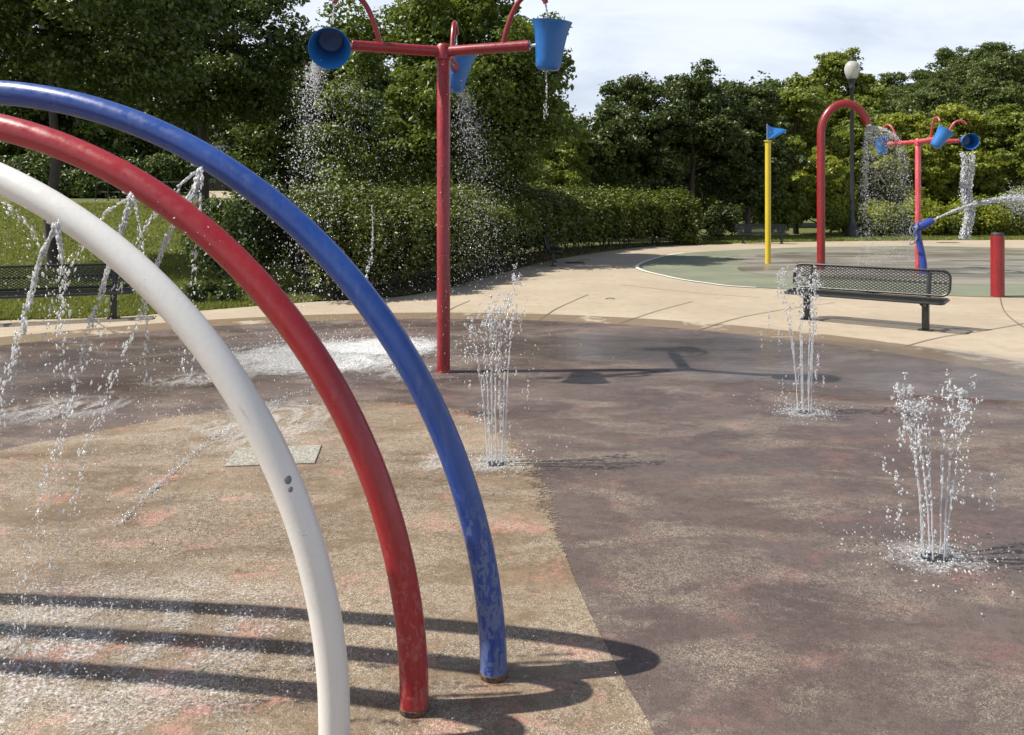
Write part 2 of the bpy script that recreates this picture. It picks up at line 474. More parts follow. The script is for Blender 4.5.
# planting bed of bare soil under the hedge
bed_in = np.array([(-3.6, 14.6), (-2.1, 15.5), (-1.2, 17.7), (-.2, 20.6), (1.35, 25.6), (3.0, 29.5), (5.3, 32.9), (8.9, 35.6)])
bed = np.r_[catmull(bed_in, 6), catmull(bed_in[::-1] + np.array((-2.2, .9)), 6)]
ob = sheet('planting_bed', bed, .03, M['soil'])


# ------------------------------------------------------------------ foliage
def leaves(C, R, n, size, shell=.55, up=.35, rnd=.9, core=.05):
    """n leaf quads scattered through clumps with centres C and radii R (k,3)"""
    C = np.asarray(C, float); R = np.asarray(R, float)
    w = (R.prod(1)) ** (2 / 3); w /= w.sum()
    idx = rng.choice(len(C), n, p=w)
    d = rng.normal(size=(n, 3)); d /= np.linalg.norm(d, axis=1)[:, None]
    r = shell + (1.06 - shell) * rng.random(n) ** .6
    r *= 1 + .17 * rng.normal(size=n)
    P = C[idx] + d * R[idx] * r[:, None]
    nrm = d * .6 + np.array((0, 0, up)) + rng.normal(size=(n, 3)) * rnd * .6
    nrm /= np.linalg.norm(nrm, axis=1)[:, None]
    t = rng.normal(size=(n, 3)); t[:, 2] -= .5
    t -= nrm * (t * nrm).sum(1)[:, None]; t /= np.linalg.norm(t, axis=1)[:, None]
    b = np.cross(nrm, t)
    s = size * (.6 + .8 * rng.random(n))[:, None]
    bend = nrm * s * (.18 * rng.normal(size=n))[:, None]
    if core:  # oversize inner leaves added to block light and deepen crown shade
        m_ = max(60, int(n * core))
        k = rng.integers(0, n, m_)
        P = np.r_[P, C[idx[k]] + d[k] * R[idx[k]] * (.5 * rng.random(m_) ** .5)[:, None]]
        b = np.r_[b, b[k]]; t = np.r_[t, t[k]]; bend = np.r_[bend, bend[k] * 0]; s = np.r_[s, s[k] * 0 + size * 3.0]; n += m_
    V = np.stack([P - t * s * .6, P + b * s * .38 + bend, P + t * s * .62, P - b * s * .38 + bend], 1).reshape(-1, 3)
    return V, np.arange(4 * n).reshape(n, 4)


def branch(a, b, r0, r1, k=6, wob=.06):
    a, b = np.array(a, float), np.array(b, float)
    t = np.linspace(0, 1, k)[:, None]
    L = np.linalg.norm(b - a)
    P = a + (b - a) * t + np.array((0, 0, 1)) * (np.sin(t * PI) * L * .08)
    P[1:-1] += rng.normal(0, wob * L / k, (k - 2, 3))
    return P, np.linspace(r0, r1, k)


def tree(name, label, cat, x, y, h, rx, zlow, nclump, nleaf, lsize, lmat, trunk_r=.16, group=None, z=None, csize=.30, ry=None, lean=(0, 0), shape=1.0, gaps=None, extra=None):
    z0 = float(hz(x, y)) if z is None else z
    root = thing(name, label, cat, (x, y, z0), 0, group)
    ry = ry or rx
    cz = (h + zlow) / 2; rz = (h - zlow) / 2
    C = []; R = []
    while len(C) < nclump:
        d = rng.normal(size=3); d /= np.linalg.norm(d)
        r = rng.random() ** .38
        zz = d[2] * r
        taper = 1 - .35 * shape * max(0, zz)
        p = np.array((d[0] * r * rx * taper * .86 + lean[0] * (zz + 1) / 2, d[1] * r * ry * taper * .86 + lean[1] * (zz + 1) / 2, cz + zz * rz * .88))
        if gaps is not None and gaps(p + np.array((x, y, z0))): continue
        C.append(p)
        q = csize * rx * (.55 + .7 * rng.random())
        R.append((q, q, q * (.7 + .3 * rng.random())))
    if extra:
        for (p, q) in extra:
            C.append(np.array(p) - np.array((x, y, z0))); R.append((q, q, q * .8))
    C = np.array(C); R = np.array(R)
    SC = []; SR = []
    for c_, r_ in zip(C, R):
        for _ in range(8):
            d_ = rng.normal(size=3); d_ /= np.linalg.norm(d_); d_[2] = d_[2] * .8 + .12
            SC.append(c_ + d_ * r_ * rng.uniform(.7, 1.18)); q_ = rng.uniform(.22, .46)
            SR.append(r_ * np.array((q_ * rng.uniform(1, 1.7), q_ * rng.uniform(1, 1.7), q_ * .75)))
    V1, F1 = leaves(C, R * .92, int(nleaf * .35), lsize)
    V2, F2 = leaves(np.array(SC), np.array(SR), int(nleaf * .75), lsize, .25, .45, .9, .0)
    V = np.r_[V1, V2]; Fc = np.r_[F1, F2 + len(V1)]
    mk('crown', V, Fc, lmat, root, smooth=False)
    mb = MB()
    top = np.array((lean[0] * .5, lean[1] * .5, cz + rz * .45))
    P, r = branch((0, 0, -.2), top, trunk_r * 1.15, trunk_r * .3, 9, .05)
    r[0] *= 1.25
    mb.tube(P, r, 10)
    order = np.argsort(-R[:, 0])[:min(len(C), 16)]
    for i in order:
        zz = max(zlow * .7, min(C[i][2] - .6, cz + rz * .3))
        t = np.clip((zz + .2) / (top[2] + .2), .1, .95)
        s = np.array((0, 0, -.2)) + (top - np.array((0, 0, -.2))) * t
        P, r = branch(s, C[i], trunk_r * .42 * (1.1 - t * .5), trunk_r * .08, 6, .2)
        mb.tube(P, r, 6)
    mb.build('trunk', M['bark'], root)
    return root


def copy_tree(root, loc, rz, s, label=None):
    r = root.copy(); COL.objects.link(r)
    r.location = loc; r.rotation_euler = (0, 0, rz); r.scale = (s, s, s * random.uniform(.9, 1.12))
    if label: r['label'] = label
    for ch in root.children:
        c = ch.copy(); COL.objects.link(c); c.parent = r
    return r


X_ = lambda px, d: (px - 512) * d / F
Z_ = lambda py, d: H + (YH - py) * d / F

rng = np.random.default_rng(11)
# big lawn tree on the left whose trunk shows between the white tube and the bench
tree('shade_tree', 'dark shade tree whose trunk shows behind the mesh bench under the white tube', 'tree', X_(54, 20), 20, 11.5, 4.3, 3.0, 62, 60000, .115, M['leaf_dark'], .12, csize=.25)
tree('shade_tree', 'dark shade tree whose trunk stands beside the far driveway under the blue tube', 'tree', X_(203, 31), 31, 10.6, 4.4, 2.9, 62, 56000, .14, M['leaf_dark'], .2, csize=.25)
# tree behind the red bucket pole
gapc = at(386, 79, 25)
tree('broadleaf_tree', 'tall broadleaf tree behind the hedge, directly behind the red pole with three blue buckets', 'tree', X_(462, 25), 25, 9.6, 3.55, 1.6, 70, 68000, .125, M['leaf_mid'], .2,
     csize=.27, gaps=lambda p: np.hypot((p[0] - gapc[0]), p[2] - gapc[2]) < .75 and p[1] < 40,
     extra=[((X_(px, 24.3), 24.3 + .5 * i % 1.3, Z_(py, 24.3)), q) for i, (px, py, q) in enumerate([(345, 100, .8), (330, 140, .8), (365, 160, .9), (400, 140, .9), (355, 60, .8), (340, 170, .8), (420, 105, .9), (390, 180, .9), (440, 160, .9), (420, 30, .9), (375, 30, .9), (352, 20, .7), (560, 75, .5), (545, 50, .6), (565, 62, .35), (555, 20, .5), (540, 110, .6), (520, 140, .7)])])
rng = np.random.default_rng(12)
# dark group in the middle
tree('pale_tree', 'pale green young tree between the tall broadleaf tree and the dark trees', 'tree', X_(560, 38), 38, 6.4, 1.7, 1.0, 34, 20000, .13, M['leaf_olive'], .1, csize=.30)
dk = [(632, 40, 8.6, 3.3, 'rounded dark tree rising over the middle of the hedge, left of the tallest dark crown'),
      (692, 41, 9.1, 3.3, 'tallest of the dark trees above the hedge, next to the yellow flag pole'),
      (748, 42, 8.6, 2.9, 'dark tree behind the yellow flag pole and the far bench')]
for px, d, h, rx, lb in dk:
    tree('dark_tree', lb, 'tree', X_(px, d), d, h, rx, .9, 60, 42000, .14, M['leaf_deep'], .16, 'dark trees behind the hedge', csize=.24)
rng = np.random.default_rng(13)
# yellow-green trees on the right
for px, d, h, rx, zl, lb, mt in [
    (796, 47, 9.8, 2.8, 1.0, 'olive green tree between the dark tree and the red cane pipe', 'leaf_olive'),
    (838, 54, 12.9, 3.3, 2.2, 'tallest olive tree rising above the lamp post globe', 'leaf_olive'),
    (868, 50, 8.4, 2.3, .6, 'mid green tree just right of the lamp post, behind the red cane pipe', 'leaf_olive'),
    (905, 46, 7.3, 2.6, .3, 'bright lime tree behind the shower falling from the red cane pipe', 'leaf_lime'),
    (820, 44.5, 5.0, 1.9, .1, 'low bright lime tree behind the lamp post base and red cane pipe', 'leaf_lime'),
    (952, 47, 8.0, 2.8, .3, 'bright lime tree behind the far blue buckets', 'leaf_lime'),
    (1003, 46, 7.6, 2.7, .3, 'lime olive tree behind the red bollard', 'leaf_olive'),
    (1058, 47, 8.2, 2.9, .3, 'lime tree at the far end of the lawn, partly past the frame edge', 'leaf_lime'),
    (780, 43.5, 4.0, 1.5, .1, 'low leafy green tree between the far bench and the red cane pipe', 'leaf_olive')]:
    tree('lime_tree' if mt == 'leaf_lime' else 'olive_tree' if mt == 'leaf_olive' else 'dark_tree', lb, 'tree', X_(px, d), d, h, rx, zl, 64, 34000, .155 if d < 52 else .18, M[mt], .13, csize=.235)
# low growth at the foot of the right-hand trees
for i, px in enumerate([885, 925, 960, 995, 1030, 855]):
    r_ = 1.35
    d = 43.3
    root = thing('leafy_bush', ['low lime bush at the lawn edge right of the lamp post base', 'low lime bush at the lawn edge behind the blue water cannon', 'low lime bush at the lawn edge behind the far pouring bucket', 'low lime bush at the lawn edge behind the red bollard', 'low lime bush at the lawn edge past the red bollard', 'low lime bush directly behind the lamp post base'][i], 'bush', (X_(px, d), d, 0), 0, 'bushes along the far lawn edge')
    C = np.c_[rng.normal(0, .75, 9), rng.normal(0, .4, 9), rng.uniform(.4, 1.7, 9)]
    V, Fc = leaves(C, np.full((9, 3), .62), 6500, .15)
    mk('foliage', V, Fc, M['leaf_lime' if i % 2 else 'leaf_olive'], root, smooth=False)

rng = np.random.default_rng(14)
# wooded hillside
protos = []
for kk in range(3):
    protos.append(tree('hillside_tree', 'olive green tree of the wood on the far hillside', 'tree', [24, 30, 40][kk], [84, 92, 80][kk], [9, 10.5, 8.5][kk], [4.4, 4.8, 4.2][kk], .6, 34, 14000, .27, M['leaf_hill'], .2, 'trees of the wood on the far hillside', csize=.30))
for row, d in enumerate([72, 82, 93, 104, 116, 130]):
    for px in np.arange(855 - row * 6, 1130, 4200 / d):
        pxx = px + rng.uniform(-12, 12); dd = d + rng.uniform(-3, 3)
        x = X_(pxx, dd)
        copy_tree(protos[rng.integers(3)], (x, dd, float(hz(x, dd)) - .3), rng.uniform(0, 6.28), rng.uniform(.75, 1.1))
rng = np.random.default_rng(15)
# dark wood behind the left lawn and behind the hedge
pb = tree('background_tree', 'dark tree of the wood beyond the left lawn', 'tree', X_(10, 58), 58, 12.5, 5.4, .8, 34, 15000, .28, M['leaf_dark'], .25, 'trees of the wood beyond the left lawn', csize=.33)
for px in [-150, -80, 75, 130, 262, 330, 400, 480, 170, 300, 45, 232, 285, 365, 440, 520, 560, 600, 640, 680, 725, 770]:
    dd = 60 + rng.uniform(-4, 8)
    if px in (170, 300, 232): dd = 104 if px == 232 else 84
    x = X_(px, dd)
    copy_tree(pb, (x, dd, float(hz(x, dd)) - .3), rng.uniform(0, 6.28), rng.uniform(.82, 1.05) * (.62 if 540 < px < 700 else 1))
for px, w in [(105, 1.3), (75, 1.0), (30, 1.2), (150, 1.1)]:
    d = 44; x = X_(px, d)
    root = thing('dark_shrub', {105: 'dark round shrub at the top of the lawn beneath the red tube', 75: 'small dark shrub at the top of the lawn, left of the round one', 30: 'dark shrub at the lawn top above the white tube end', 150: 'dark shrub at the lawn top beside the wire fence'}[px], 'bush', (x, d, float(hz(x, d))), 0, 'shrubs at the top of the lawn')
    C = np.c_[rng.normal(0, .8 * w, 8), rng.normal(0, .4, 8), rng.uniform(.3, 1.5 * w, 8)]
    V, Fc = leaves(C, np.full((8, 3), .7 * w), 5000, .17)
    mk('foliage', V, Fc, M['leaf_dark'], root, smooth=False)

rng = np.random.default_rng(16)
# hedge: clipped box of leaves along the curved bed, stems below
hp = catmull(bed_in + np.array((-1.0, .45)), 10)
hp = hp[4:]
n = 160000
seg = rng.random(n) * (len(hp) - 1.001)
i = seg.astype(int); f = (seg - i)[:, None]
cen = hp[i] * (1 - f) + hp[i + 1] * f
T = np.gradient(hp, axis=0); T /= np.linalg.norm(T, axis=1)[:, None]
Tn = T[i]; Nn = np.c_[Tn[:, 1], -Tn[:, 0]]
u = rng.uniform(-1, 1, n); w = rng.uniform(0, 1, n)
face = rng.random(n)
wid = 1.05 + .14 * np.sin(seg * 1.7) + .08 * np.sin(seg * 4.1)
top = 1.84 + .24 * sm(cen[:, 1], 17, 27) + .06 * np.sin(seg * .9) + .08 * np.sin(seg * 2.9 + 1) + .06 * np.sin(seg * 7.1) + .06 * rng.normal(size=n) + .30 * rng.random(n) ** 7
low = .34 + .16 * np.sin(seg * 5.3 + 1.5) + .12 * rng.random(n)
z = np.where(face < .42, top + rng.normal(0, .06, n), low + (top - low) * w)
s_ = np.where(face < .42, u * wid, np.sign(u) * wid * (1 - .25 * rng.random(n) ** 2 - .18 * np.abs(2 * w - 1) ** 4) + rng.normal(0, .06, n))
top2 = top - .30 * np.abs(u) ** 3
ftop = np.where(face < .42, .52 * sm(u, -.35, 1.05) + .2 * sm(-u, .5, 1), np.where(s_ > 0, .52, .2))
bul = .18 * np.sin(seg * 5.3) + .08 * np.sin(seg * 11.7 + 2)
z = np.where(face < .42, z - ftop, low + (top - ftop - low) * w)
s_ = s_ * (1 + .5 * bul * (face >= .42)) + .10 * np.sin(z * 9 + seg * 14) * np.sign(s_) * (face >= .42)
s_ = np.where(face > .70, u * wid * .85, s_)
P = np.c_[cen + Nn * s_[:, None], z]
P += rng.normal(0, .03, P.shape)
nr = np.where((face < .42)[:, None], np.array((0, 0, 1.0)), np.c_[Nn * np.sign(s_)[:, None] * .45, np.full(n, .8)]) + rng.normal(0, .42, (n, 3))
nr /= np.linalg.norm(nr, axis=1)[:, None]
t = rng.normal(size=(n, 3)); t -= nr * (t * nr).sum(1)[:, None]; t /= np.linalg.norm(t, axis=1)[:, None]
b = np.cross(nr, t); s = (.05 * (.6 + .8 * rng.random(n)) * (1 + .5 * sm(cen[:, 1], 17, 32)))[:, None]
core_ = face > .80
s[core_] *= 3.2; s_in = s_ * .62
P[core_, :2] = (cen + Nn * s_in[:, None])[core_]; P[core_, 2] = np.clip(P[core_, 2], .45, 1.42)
V = np.stack([P - t * s * .8, P + b * s * .5 + nr * s * .15, P + t * s * .8, P - b * s * .5 + nr * s * .15], 1).reshape(-1, 3)
hd = thing('clipped_hedge', 'long clipped dark green hedge curving along the concrete path behind the bucket pole', 'hedge', (0, 0, 0))
V = V.reshape(n, 4, 3)
kf = ~core_ 
kf &= ~((face >= .42) & (P[:, 2] < .9) & (rng.random(n) < .45))
mk('foliage', V[kf].reshape(-1, 3), np.arange(4 * kf.sum()).reshape(-1, 4), M['leaf_hedge'], hd, smooth=False)
mk('shade_twigs', V[core_].reshape(-1, 3), np.arange(4 * core_.sum()).reshape(-1, 4), M['twig'], hd, smooth=False)['kind'] = 'stuff'  # dark inner quads added so the hedge front looks shaded
mb = MB()
for q in np.arange(1, len(hp) - 1, 2.0):
    c = hp[int(q)]
    for k in range(3):
        bx = c + rng.normal(0, .16, 2)
        P_, r_ = branch((bx[0], bx[1], -.1), (bx[0] + rng.normal(0, .35), bx[1] + rng.normal(0, .35), 1.5), .028, .01, 5, .3)
        mb.tube(P_, r_, 6)
mb.build('stems', M['bark'], hd)['kind'] = 'stuff'


def bush(label, x, y, w, h, n, size, mat, zlo=.3, nst=9, cat='bush', name='loose_bush', k=16, group=None):
    z0 = float(hz(x, y))
    root = thing(name, label, cat, (x, y, z0), 0, group)
    C = np.c_[rng.normal(0, w * .42, k), rng.normal(0, w * .3, k), rng.uniform(zlo + .2 * h, h * .85, k)]
    C[:, :2] *= (1.1 - .45 * (C[:, 2:3] / h))
    R = np.full((k, 3), w * .26) * rng.uniform(.7, 1.2, (k, 1))
    V, Fc = leaves(C, R, n, size, .3, core=.02)
    mk('foliage', V, Fc, mat, root, smooth=False)
    mb = MB()
    for q in range(nst):
        c = C[rng.integers(k)]
        P_, r_ = branch((rng.normal(0, .12), rng.normal(0, .12), -.05), c, .02, .006, 6, .25)
        mb.tube(P_, r_, 5)
    mb.build('stems', M['bark'], root)['kind'] = 'stuff'
    return root


bush('loose leafy bush with bare stems at the hedge end beneath the blue tube', X_(258, 16.2), 16.2, 1.75, 2.3, 15000, .07, M['leaf_bush'], .25, 12, k=24)
bush('small pale bush on the grass between hedge and bucket pole', X_(458, 18.0), 17.3, .3, .42, 900, .05, M['leaf_bush'], .02, 4, k=8)
bush('low ground bush under the red tube beside the path', X_(205, 14.4), 14.4, .6, .38, 1800, .05, M['leaf_bush'], .0, 4, k=10)
bush('low weedy clump at the hedge end near the far pad', G(690, 246)[0], 34.6, .9, .5, 1800, .09, M['leaf_hedge'], .02, 4, k=10)
bush('dark bush left of the far black bench', X_(722, 37.5), 37.5, 1.5, 1.7, 6000, .11, M['leaf_deep'], .05, 4)

rng = np.random.default_rng(17)
# grass blades
gp = []
def blades(n, fx, fy, hgt):
    x = fx(n); y = fy(n)
    return x, y, np.full(n, hgt)
q = 90000
px = rng.uniform(-40, 330, q); d = 12.2 + 26 * rng.random(q) ** 1.7
x = X_(px, d); y = d
from_edge = catmull([G(-120, 326), G(0, 321), G(120, 317), G(300, 303), G(400, 297)], 20)
lim = np.interp(x, from_edge[:, 0], from_edge[:, 1])
keep = y > lim + .02
x, y = x[keep], y[keep]
q2 = 26000
px = rng.uniform(690, 1040, q2); d2 = rng.uniform(35, 43.5, q2)
x2 = X_(px, d2)
fe = catmull([G(640, 247.5), G(700, 245), G(800, 242), G(1024, 240), (30, 38)], 20)
kp = d2 > np.interp(x2, fe[:, 0], fe[:, 1]) + .05
x = np.r_[x, x2[kp]]; y = np.r_[y, d2[kp]]
q3 = 9000
s3 = rng.random(q3) * (len(bed_in) - 1.001); i3 = s3.astype(int); f3 = (s3 - i3)[:, None]
b3 = bed_in[i3] * (1 - f3) + bed_in[i3 + 1] * f3
off = rng.uniform(-2.6, .05, q3)[:, None] * np.array((.9, -.4))
b3 = b3 + off
kp3 = (rng.random(q3) < .35)
x = np.r_[x, b3[kp3, 0]]; y = np.r_[y, b3[kp3, 1]]
n = len(x)
zb = hz(x, y)
hh = .035 + .05 * rng.random(n) + .0011 * y
an = rng.uniform(0, 2 * PI, n); wd = .005 + .0006 * y
lean = rng.normal(0, .5, (n, 2)) * hh[:, None]
V = np.stack([np.c_[x - np.cos(an) * wd, y - np.sin(an) * wd, zb], np.c_[x + np.cos(an) * wd, y + np.sin(an) * wd, zb], np.c_[x + lean[:, 0], y + lean[:, 1], zb + hh]], 1).reshape(-1, 3)
tag(mk('grass', V, np.arange(3 * n).reshape(n, 3), M['grass_blade'], smooth=False), 'short mown grass of the park lawn beside the paths', 'grass', None, 'stuff')

# distant drive, fence and house seen under the blue tube
dv = [(X_(204, 62), 62), (X_(240, 62), 62), (X_(240, 78), 78), (X_(204, 78), 78)]
drv = np.array([(x, y, float(hz(x, y)) + .12) for x, y in dv])
drv[:, 2] = [Z_(205, 62), Z_(205, 62), Z_(191, 78), Z_(191, 78)]
tag(mk('driveway', drv, [(0, 1, 2, 3)], M['concrete'], smooth=False), kind='structure')
hs = thing('brick_house', 'small brick house far beyond the lawn, glimpsed beneath the blue tube', 'house', (X_(212, 92), 92, float(hz(X_(212, 92), 92))))
m = N('house_brick'); v = m.coord()
br = m.n('TexBrick'); m.l(m.mapping(v, (4, 4, 4)), br.inputs[0]); br.inputs['Color1'].default_value = (.22, .10, .07, 1); br.inputs['Color2'].default_value = (.28, .14, .09, 1); br.inputs['Mortar'].default_value = (.4, .36, .3, 1)
M['house_brick'] = m.done(m.bsdf(br.outputs['Color'], .85))
MB().box((0, 0, 1.5), (9, 6, 3)).build('wall', M['house_brick'], hs, smooth=False)
rf = MB(); rf.add([(-5, -3.5, 3.02), (5, -3.5, 3.02), (5, 3.5, 3.02), (-5, 3.5, 3.02), (-5, 0, 5.2), (5, 0, 5.2)], [(0, 1, 5, 4), (2, 3, 4, 5), (0, 4, 3), (1, 2, 5), (0, 3, 2, 1)])
rf.build('roof', M['lamp_metal'], hs, smooth=False)
MB().box((1.0, -3.03, 1.5), (1.2, .08, 1.4)).build('window', M['white_paint'], hs, smooth=False)
MB().box((-1.5, -3.03, 1.05), (1.0, .08, 2.1)).build('door', M['white_paint'], hs, smooth=False)
fn = thing('wire_fence', 'low dark wire fence at the top of the lawn under the red tube', 'fence', (0, 0, 0))
rail = MB()
fx = [(X_(px, 40), 40, float(hz(X_(px, 40), 40))) for px in range(96, 190, 12)]
for hgt in (.45, .95): rail.tube([(a_, b_, c_ + hgt) for a_, b_, c_ in fx], .02, 6)
rail.build('rail', M['black_metal'], fn)
for a_, b_, c_ in fx: MB().tube([(a_, b_, c_ - .1), (a_, b_, c_ + 1.05)], .03, 6).build('post', M['black_metal'], fn)

# ------------------------------------------------------------------ rainbow arches
PHI = 2.997
ARCH = {'blue': (2.253, 2.253, .012, (-.069, 3.021)), 'red': (2.072, 2.072, .066, (-.345, 2.819)), 'white': (2.024, 1.931, .116, (-.579, 2.607))}
LAB = {'blue': 'blue painted pipe arch with scuffed lower leg, farthest of the three rainbow arches',
       'red': 'red painted pipe arch between the white and the blue one, dark ring at its foot',
       'white': 'white painted pipe arch with dark paint chips, nearest of the three rainbow arches'}


def arch_point(c, t):
    a_, b_, leg, B = ARCH[c]
    s = a_ * (1 - math.cos(t))
    return np.array((B[0] + math.cos(PHI) * s, B[1] + math.sin(PHI) * s, leg + b_ * math.sin(t)))


def arch_at_px(c, px):
    best = min(np.linspace(.1, 2.4, 600), key=lambda t: abs(512 + F * arch_point(c, t)[0] / arch_point(c, t)[1] - px))
    return best


for c in ('blue', 'red', 'white'):
    a_, b_, leg, B = ARCH[c]
    root = thing('spray_arch', LAB[c], 'spray arch', (B[0], B[1], .016), 0, 'painted pipe arches of the rainbow sprayer')
    base = np.array((B[0], B[1], .016))
    P = [arch_point(c, t) for t in np.linspace(0, PI, 120)]
    P = np.array([np.array((B[0], B[1], .02))] + [np.array((B[0], B[1], leg * k)) for k in (.5,)] * (leg > .05) + P + [P[-1] * np.array((1, 1, 0)) + np.array((0, 0, .02))])
    MB().tube(P - base, .0512, 40).build('pipe', M[c + '_paint'], root)
    for e in (P[0], P[-1]):
        q = e - base
        MB().tube([(q[0], q[1], .0), (q[0], q[1], .022)], .0535, 32).build('foot_ring', M['rust_base'], root, bevel=.003)
    for px in {'blue': (200, -60), 'red': (131, -90), 'white': (57, -120)}[c]:
        t = arch_at_px(c, px)
        p = arch_point(c, t); q = arch_point(c, t + .01); tg = (q - p) / np.linalg.norm(q - p)
        nrm = np.cross(tg, (0, 1, 0)); nrm /= np.linalg.norm(nrm)
        if nrm[2] > 0: nrm = -nrm
        MB().tube([p + nrm * .045 - base, p + nrm * .056 - base], .011, 12).build('nozzle', M['steel'], root)
    if c == 'white':
        for (px, py, r) in ((288.5, 479.5, .0115), (290.5, 489, .008), (303.5, 535, .003), (306, 535, .003), (335.5, 666, .0035), (113, 233, .004)):
            t = arch_at_px(c, px)
            tt = min(np.linspace(.02, 1.5, 800), key=lambda k: (lambda p: (512 + F * p[0] / p[1] - px) ** 2 + (YH - F * (p[2] - H) / p[1] - py) ** 2)(arch_point(c, k)))
            p = arch_point(c, tt)
            d = np.array((0, 0, H)) - p; d /= np.linalg.norm(d)
            w = np.array(at(px, py, p[1] - .05)) - p
            w = w / np.linalg.norm(w)
            ctr = p + w * .0512
            # flake lying on the pipe
            Vv, Ff = lathe([(0.0001, 0), (r * .6, 0.0004), (r, -.001)], 14)
            zq = Vector(w).to_track_quat('Z', 'Y').to_matrix()
            Vv = Vv * np.array((1, 1.25, 1)) @ np.array(zq).T + ctr + w * .0012
            MB().add(Vv - base, Ff).build('paint_chip', M['chip'], root)

# ------------------------------------------------------------------ bucket trees
BK = [(.0005, 0), (.085, 0), (.112, .012), (.126, .04), (.133, .1), (.150, .26), (.168, .38), (.190, .455), (.207, .49), (.200, .492), (.182, .452), (.160, .378), (.142, .26), (.125, .1), (.116, .045), (.0005, .03)]


def bucket_tree(label, x, y, arms, mat, group):
    root = thing('bucket_tree', label, 'splash bucket', (x, y, .012), 0, group)
    z = 3.39
    MB().lathe([(.0005, 0), (.0705, 0), (.0705, z + .045), (.05, z + .075), (.0005, z + .085)], 32).build('pole', mat, root)
    MB().lathe([(.072, z - .09), (.085, z - .085), (.085, z + .05), (.06, z + .08), (.0005, z + .088)], 28).build('hub', mat, root)
    out = []
    for ang, tip, twist in arms:
        u = np.array((math.cos(ang), math.sin(ang), 0)); up = np.array((0, 0, 1.0))
        L = .965
        MB().tube([u * .06 + up * z, u * L + up * z], .056, 24).build('arm', mat, root, bevel=.006)
        pts = catmull([u * s + up * (z + dz) for s, dz in ((.67, .03), (.72, .20), (.79, .37), (.87, .48), (.97, .525), (1.06, .51), (1.12, .455), (1.135, .42))], 6)
        MB().tube(pts, .027, 14).build('feed_pipe', mat, root)
        MB().tube([u * L + up * z, u * (L + .075) + up * z], .018, 10).build('pivot', M['steel'], root)
        # bucket: pivot height .2 above its bottom, tipped by `tip` about the arm axis
        Mx = Matrix.Translation(Vector(u * (L + .215) + up * z)) @ Matrix.Rotation(tip, 4, Vector(u)) @ Matrix.Rotation(twist, 4, Vector(np.cross(up, u))) @ Matrix.Translation((0, 0, -.265))
        MB().lathe(BK, 36, Mx).build('bucket', M['bucket_blue'], root)
        out.append((u, Mx))
    return root, out


R_ = math.radians
tx, ty = X_(443.5, 1440 / 170), 1440 / 170
_, near_b = bucket_tree('tall red pole with three blue tipping buckets on the purple pad', tx, ty,
                        [(R_(-20), R_(3), R_(6)), (R_(200), R_(-112), R_(8)), (R_(87), R_(12), 0)], M['tree_red'], 'red bucket poles')
fx_, fy_ = X_(918, 20.9), 20.9
_, far_b = bucket_tree('faded red pole with blue tipping buckets on the far green pad', fx_, fy_,
                       [(R_(-14), R_(98), R_(0)), (R_(112), R_(-8), 0), (R_(-92), R_(-32), R_(6))], M['pink_red'], 'red bucket poles')

# ------------------------------------------------------------------ cane, flag pole, bollard, cannon, lamp
cx, cy = X_(821, 21.5), 21.5
root = thing('cane_sprayer', 'tall red cane shaped pipe showering water beside the lamp post', 'shower pipe', (cx, cy, .014))
P = [(0, 0, 0), (0, 0, 1.2), (0, 0, 2.4), (0, 0, 3.3)] + [(.645 - .645 * math.cos(t), 0, 3.60 + .86 * math.sin(t)) for t in np.linspace(0, PI - R_(20), 28)]
MB().tube(P, .106, 28).build('pipe', M['tree_red'], root)
e = np.array(P[-1]); tdir = np.array(P[-1]) - np.array(P[-2]); tdir /= np.linalg.norm(tdir)
MB().tube([e, e + tdir * .05], .085, 20).build('spray_head', M['steel'], root)
cane_end = e + tdir * .05 + np.array((cx, cy, .014)); cane_dir = tdir

yx, yy = X_(768, 23.6), 23.6
root = thing('flag_pole', 'yellow pole with a blue pennant plate on top, on the green pad', 'flag pole', (yx, yy, .012))
MB().lathe([(.0005, 0), (.083, 0), (.083, 3.6), (.0005, 3.62)], 24).build('pole', M['yellow_paint'], root)
MB().lathe([(.0005, 3.6), (.115, 3.602), (.115, 3.635), (.0005, 3.64)], 24).build('cap', M['yellow_paint'], root)
fl = catmull([(-.03, 4.09), (.12, 4.03), (.26, 4.00), (.38, 3.99), (.54, 3.935), (.46, 3.86), (.36, 3.80), (.20, 3.71), (-.03, 3.66)], 5)
fl = np.r_[fl, [(-.03, 3.645)]]
n = len(fl)
def wave(p): return .035 * math.sin(p * 9)
V = [(p[0], -.018 + wave(p[0]), p[1]) for p in fl] + [(p[0], .018 + wave(p[0]), p[1]) for p in fl]
fo = MB().add(V, [tuple(range(n)), tuple(range(2 * n - 1, n - 1, -1))] + [(i, n + i, n + (i + 1) % n, (i + 1) % n) for i in range(n)]).build('pennant', M['flag_blue'], root, smooth=False)
for k, (ex, ez) in enumerate(((.06, 3.87), (.13, 3.84), (.20, 3.88), (.27, 3.87), (.34, 3.90))):
    MB().lathe([(.0005, .003), (.016, .002), (.018, 0)], 10, Matrix.Translation((ex, -.0195 + wave(ex), ez)) @ Matrix.Rotation(PI / 2, 4, 'X')).build('dot_mark', M['white_paint'], fo)
MB().tube([(-.03, 0, 3.62), (-.03, 0, 4.12)], .016, 10).build('flag_rod', M['steel'], root)

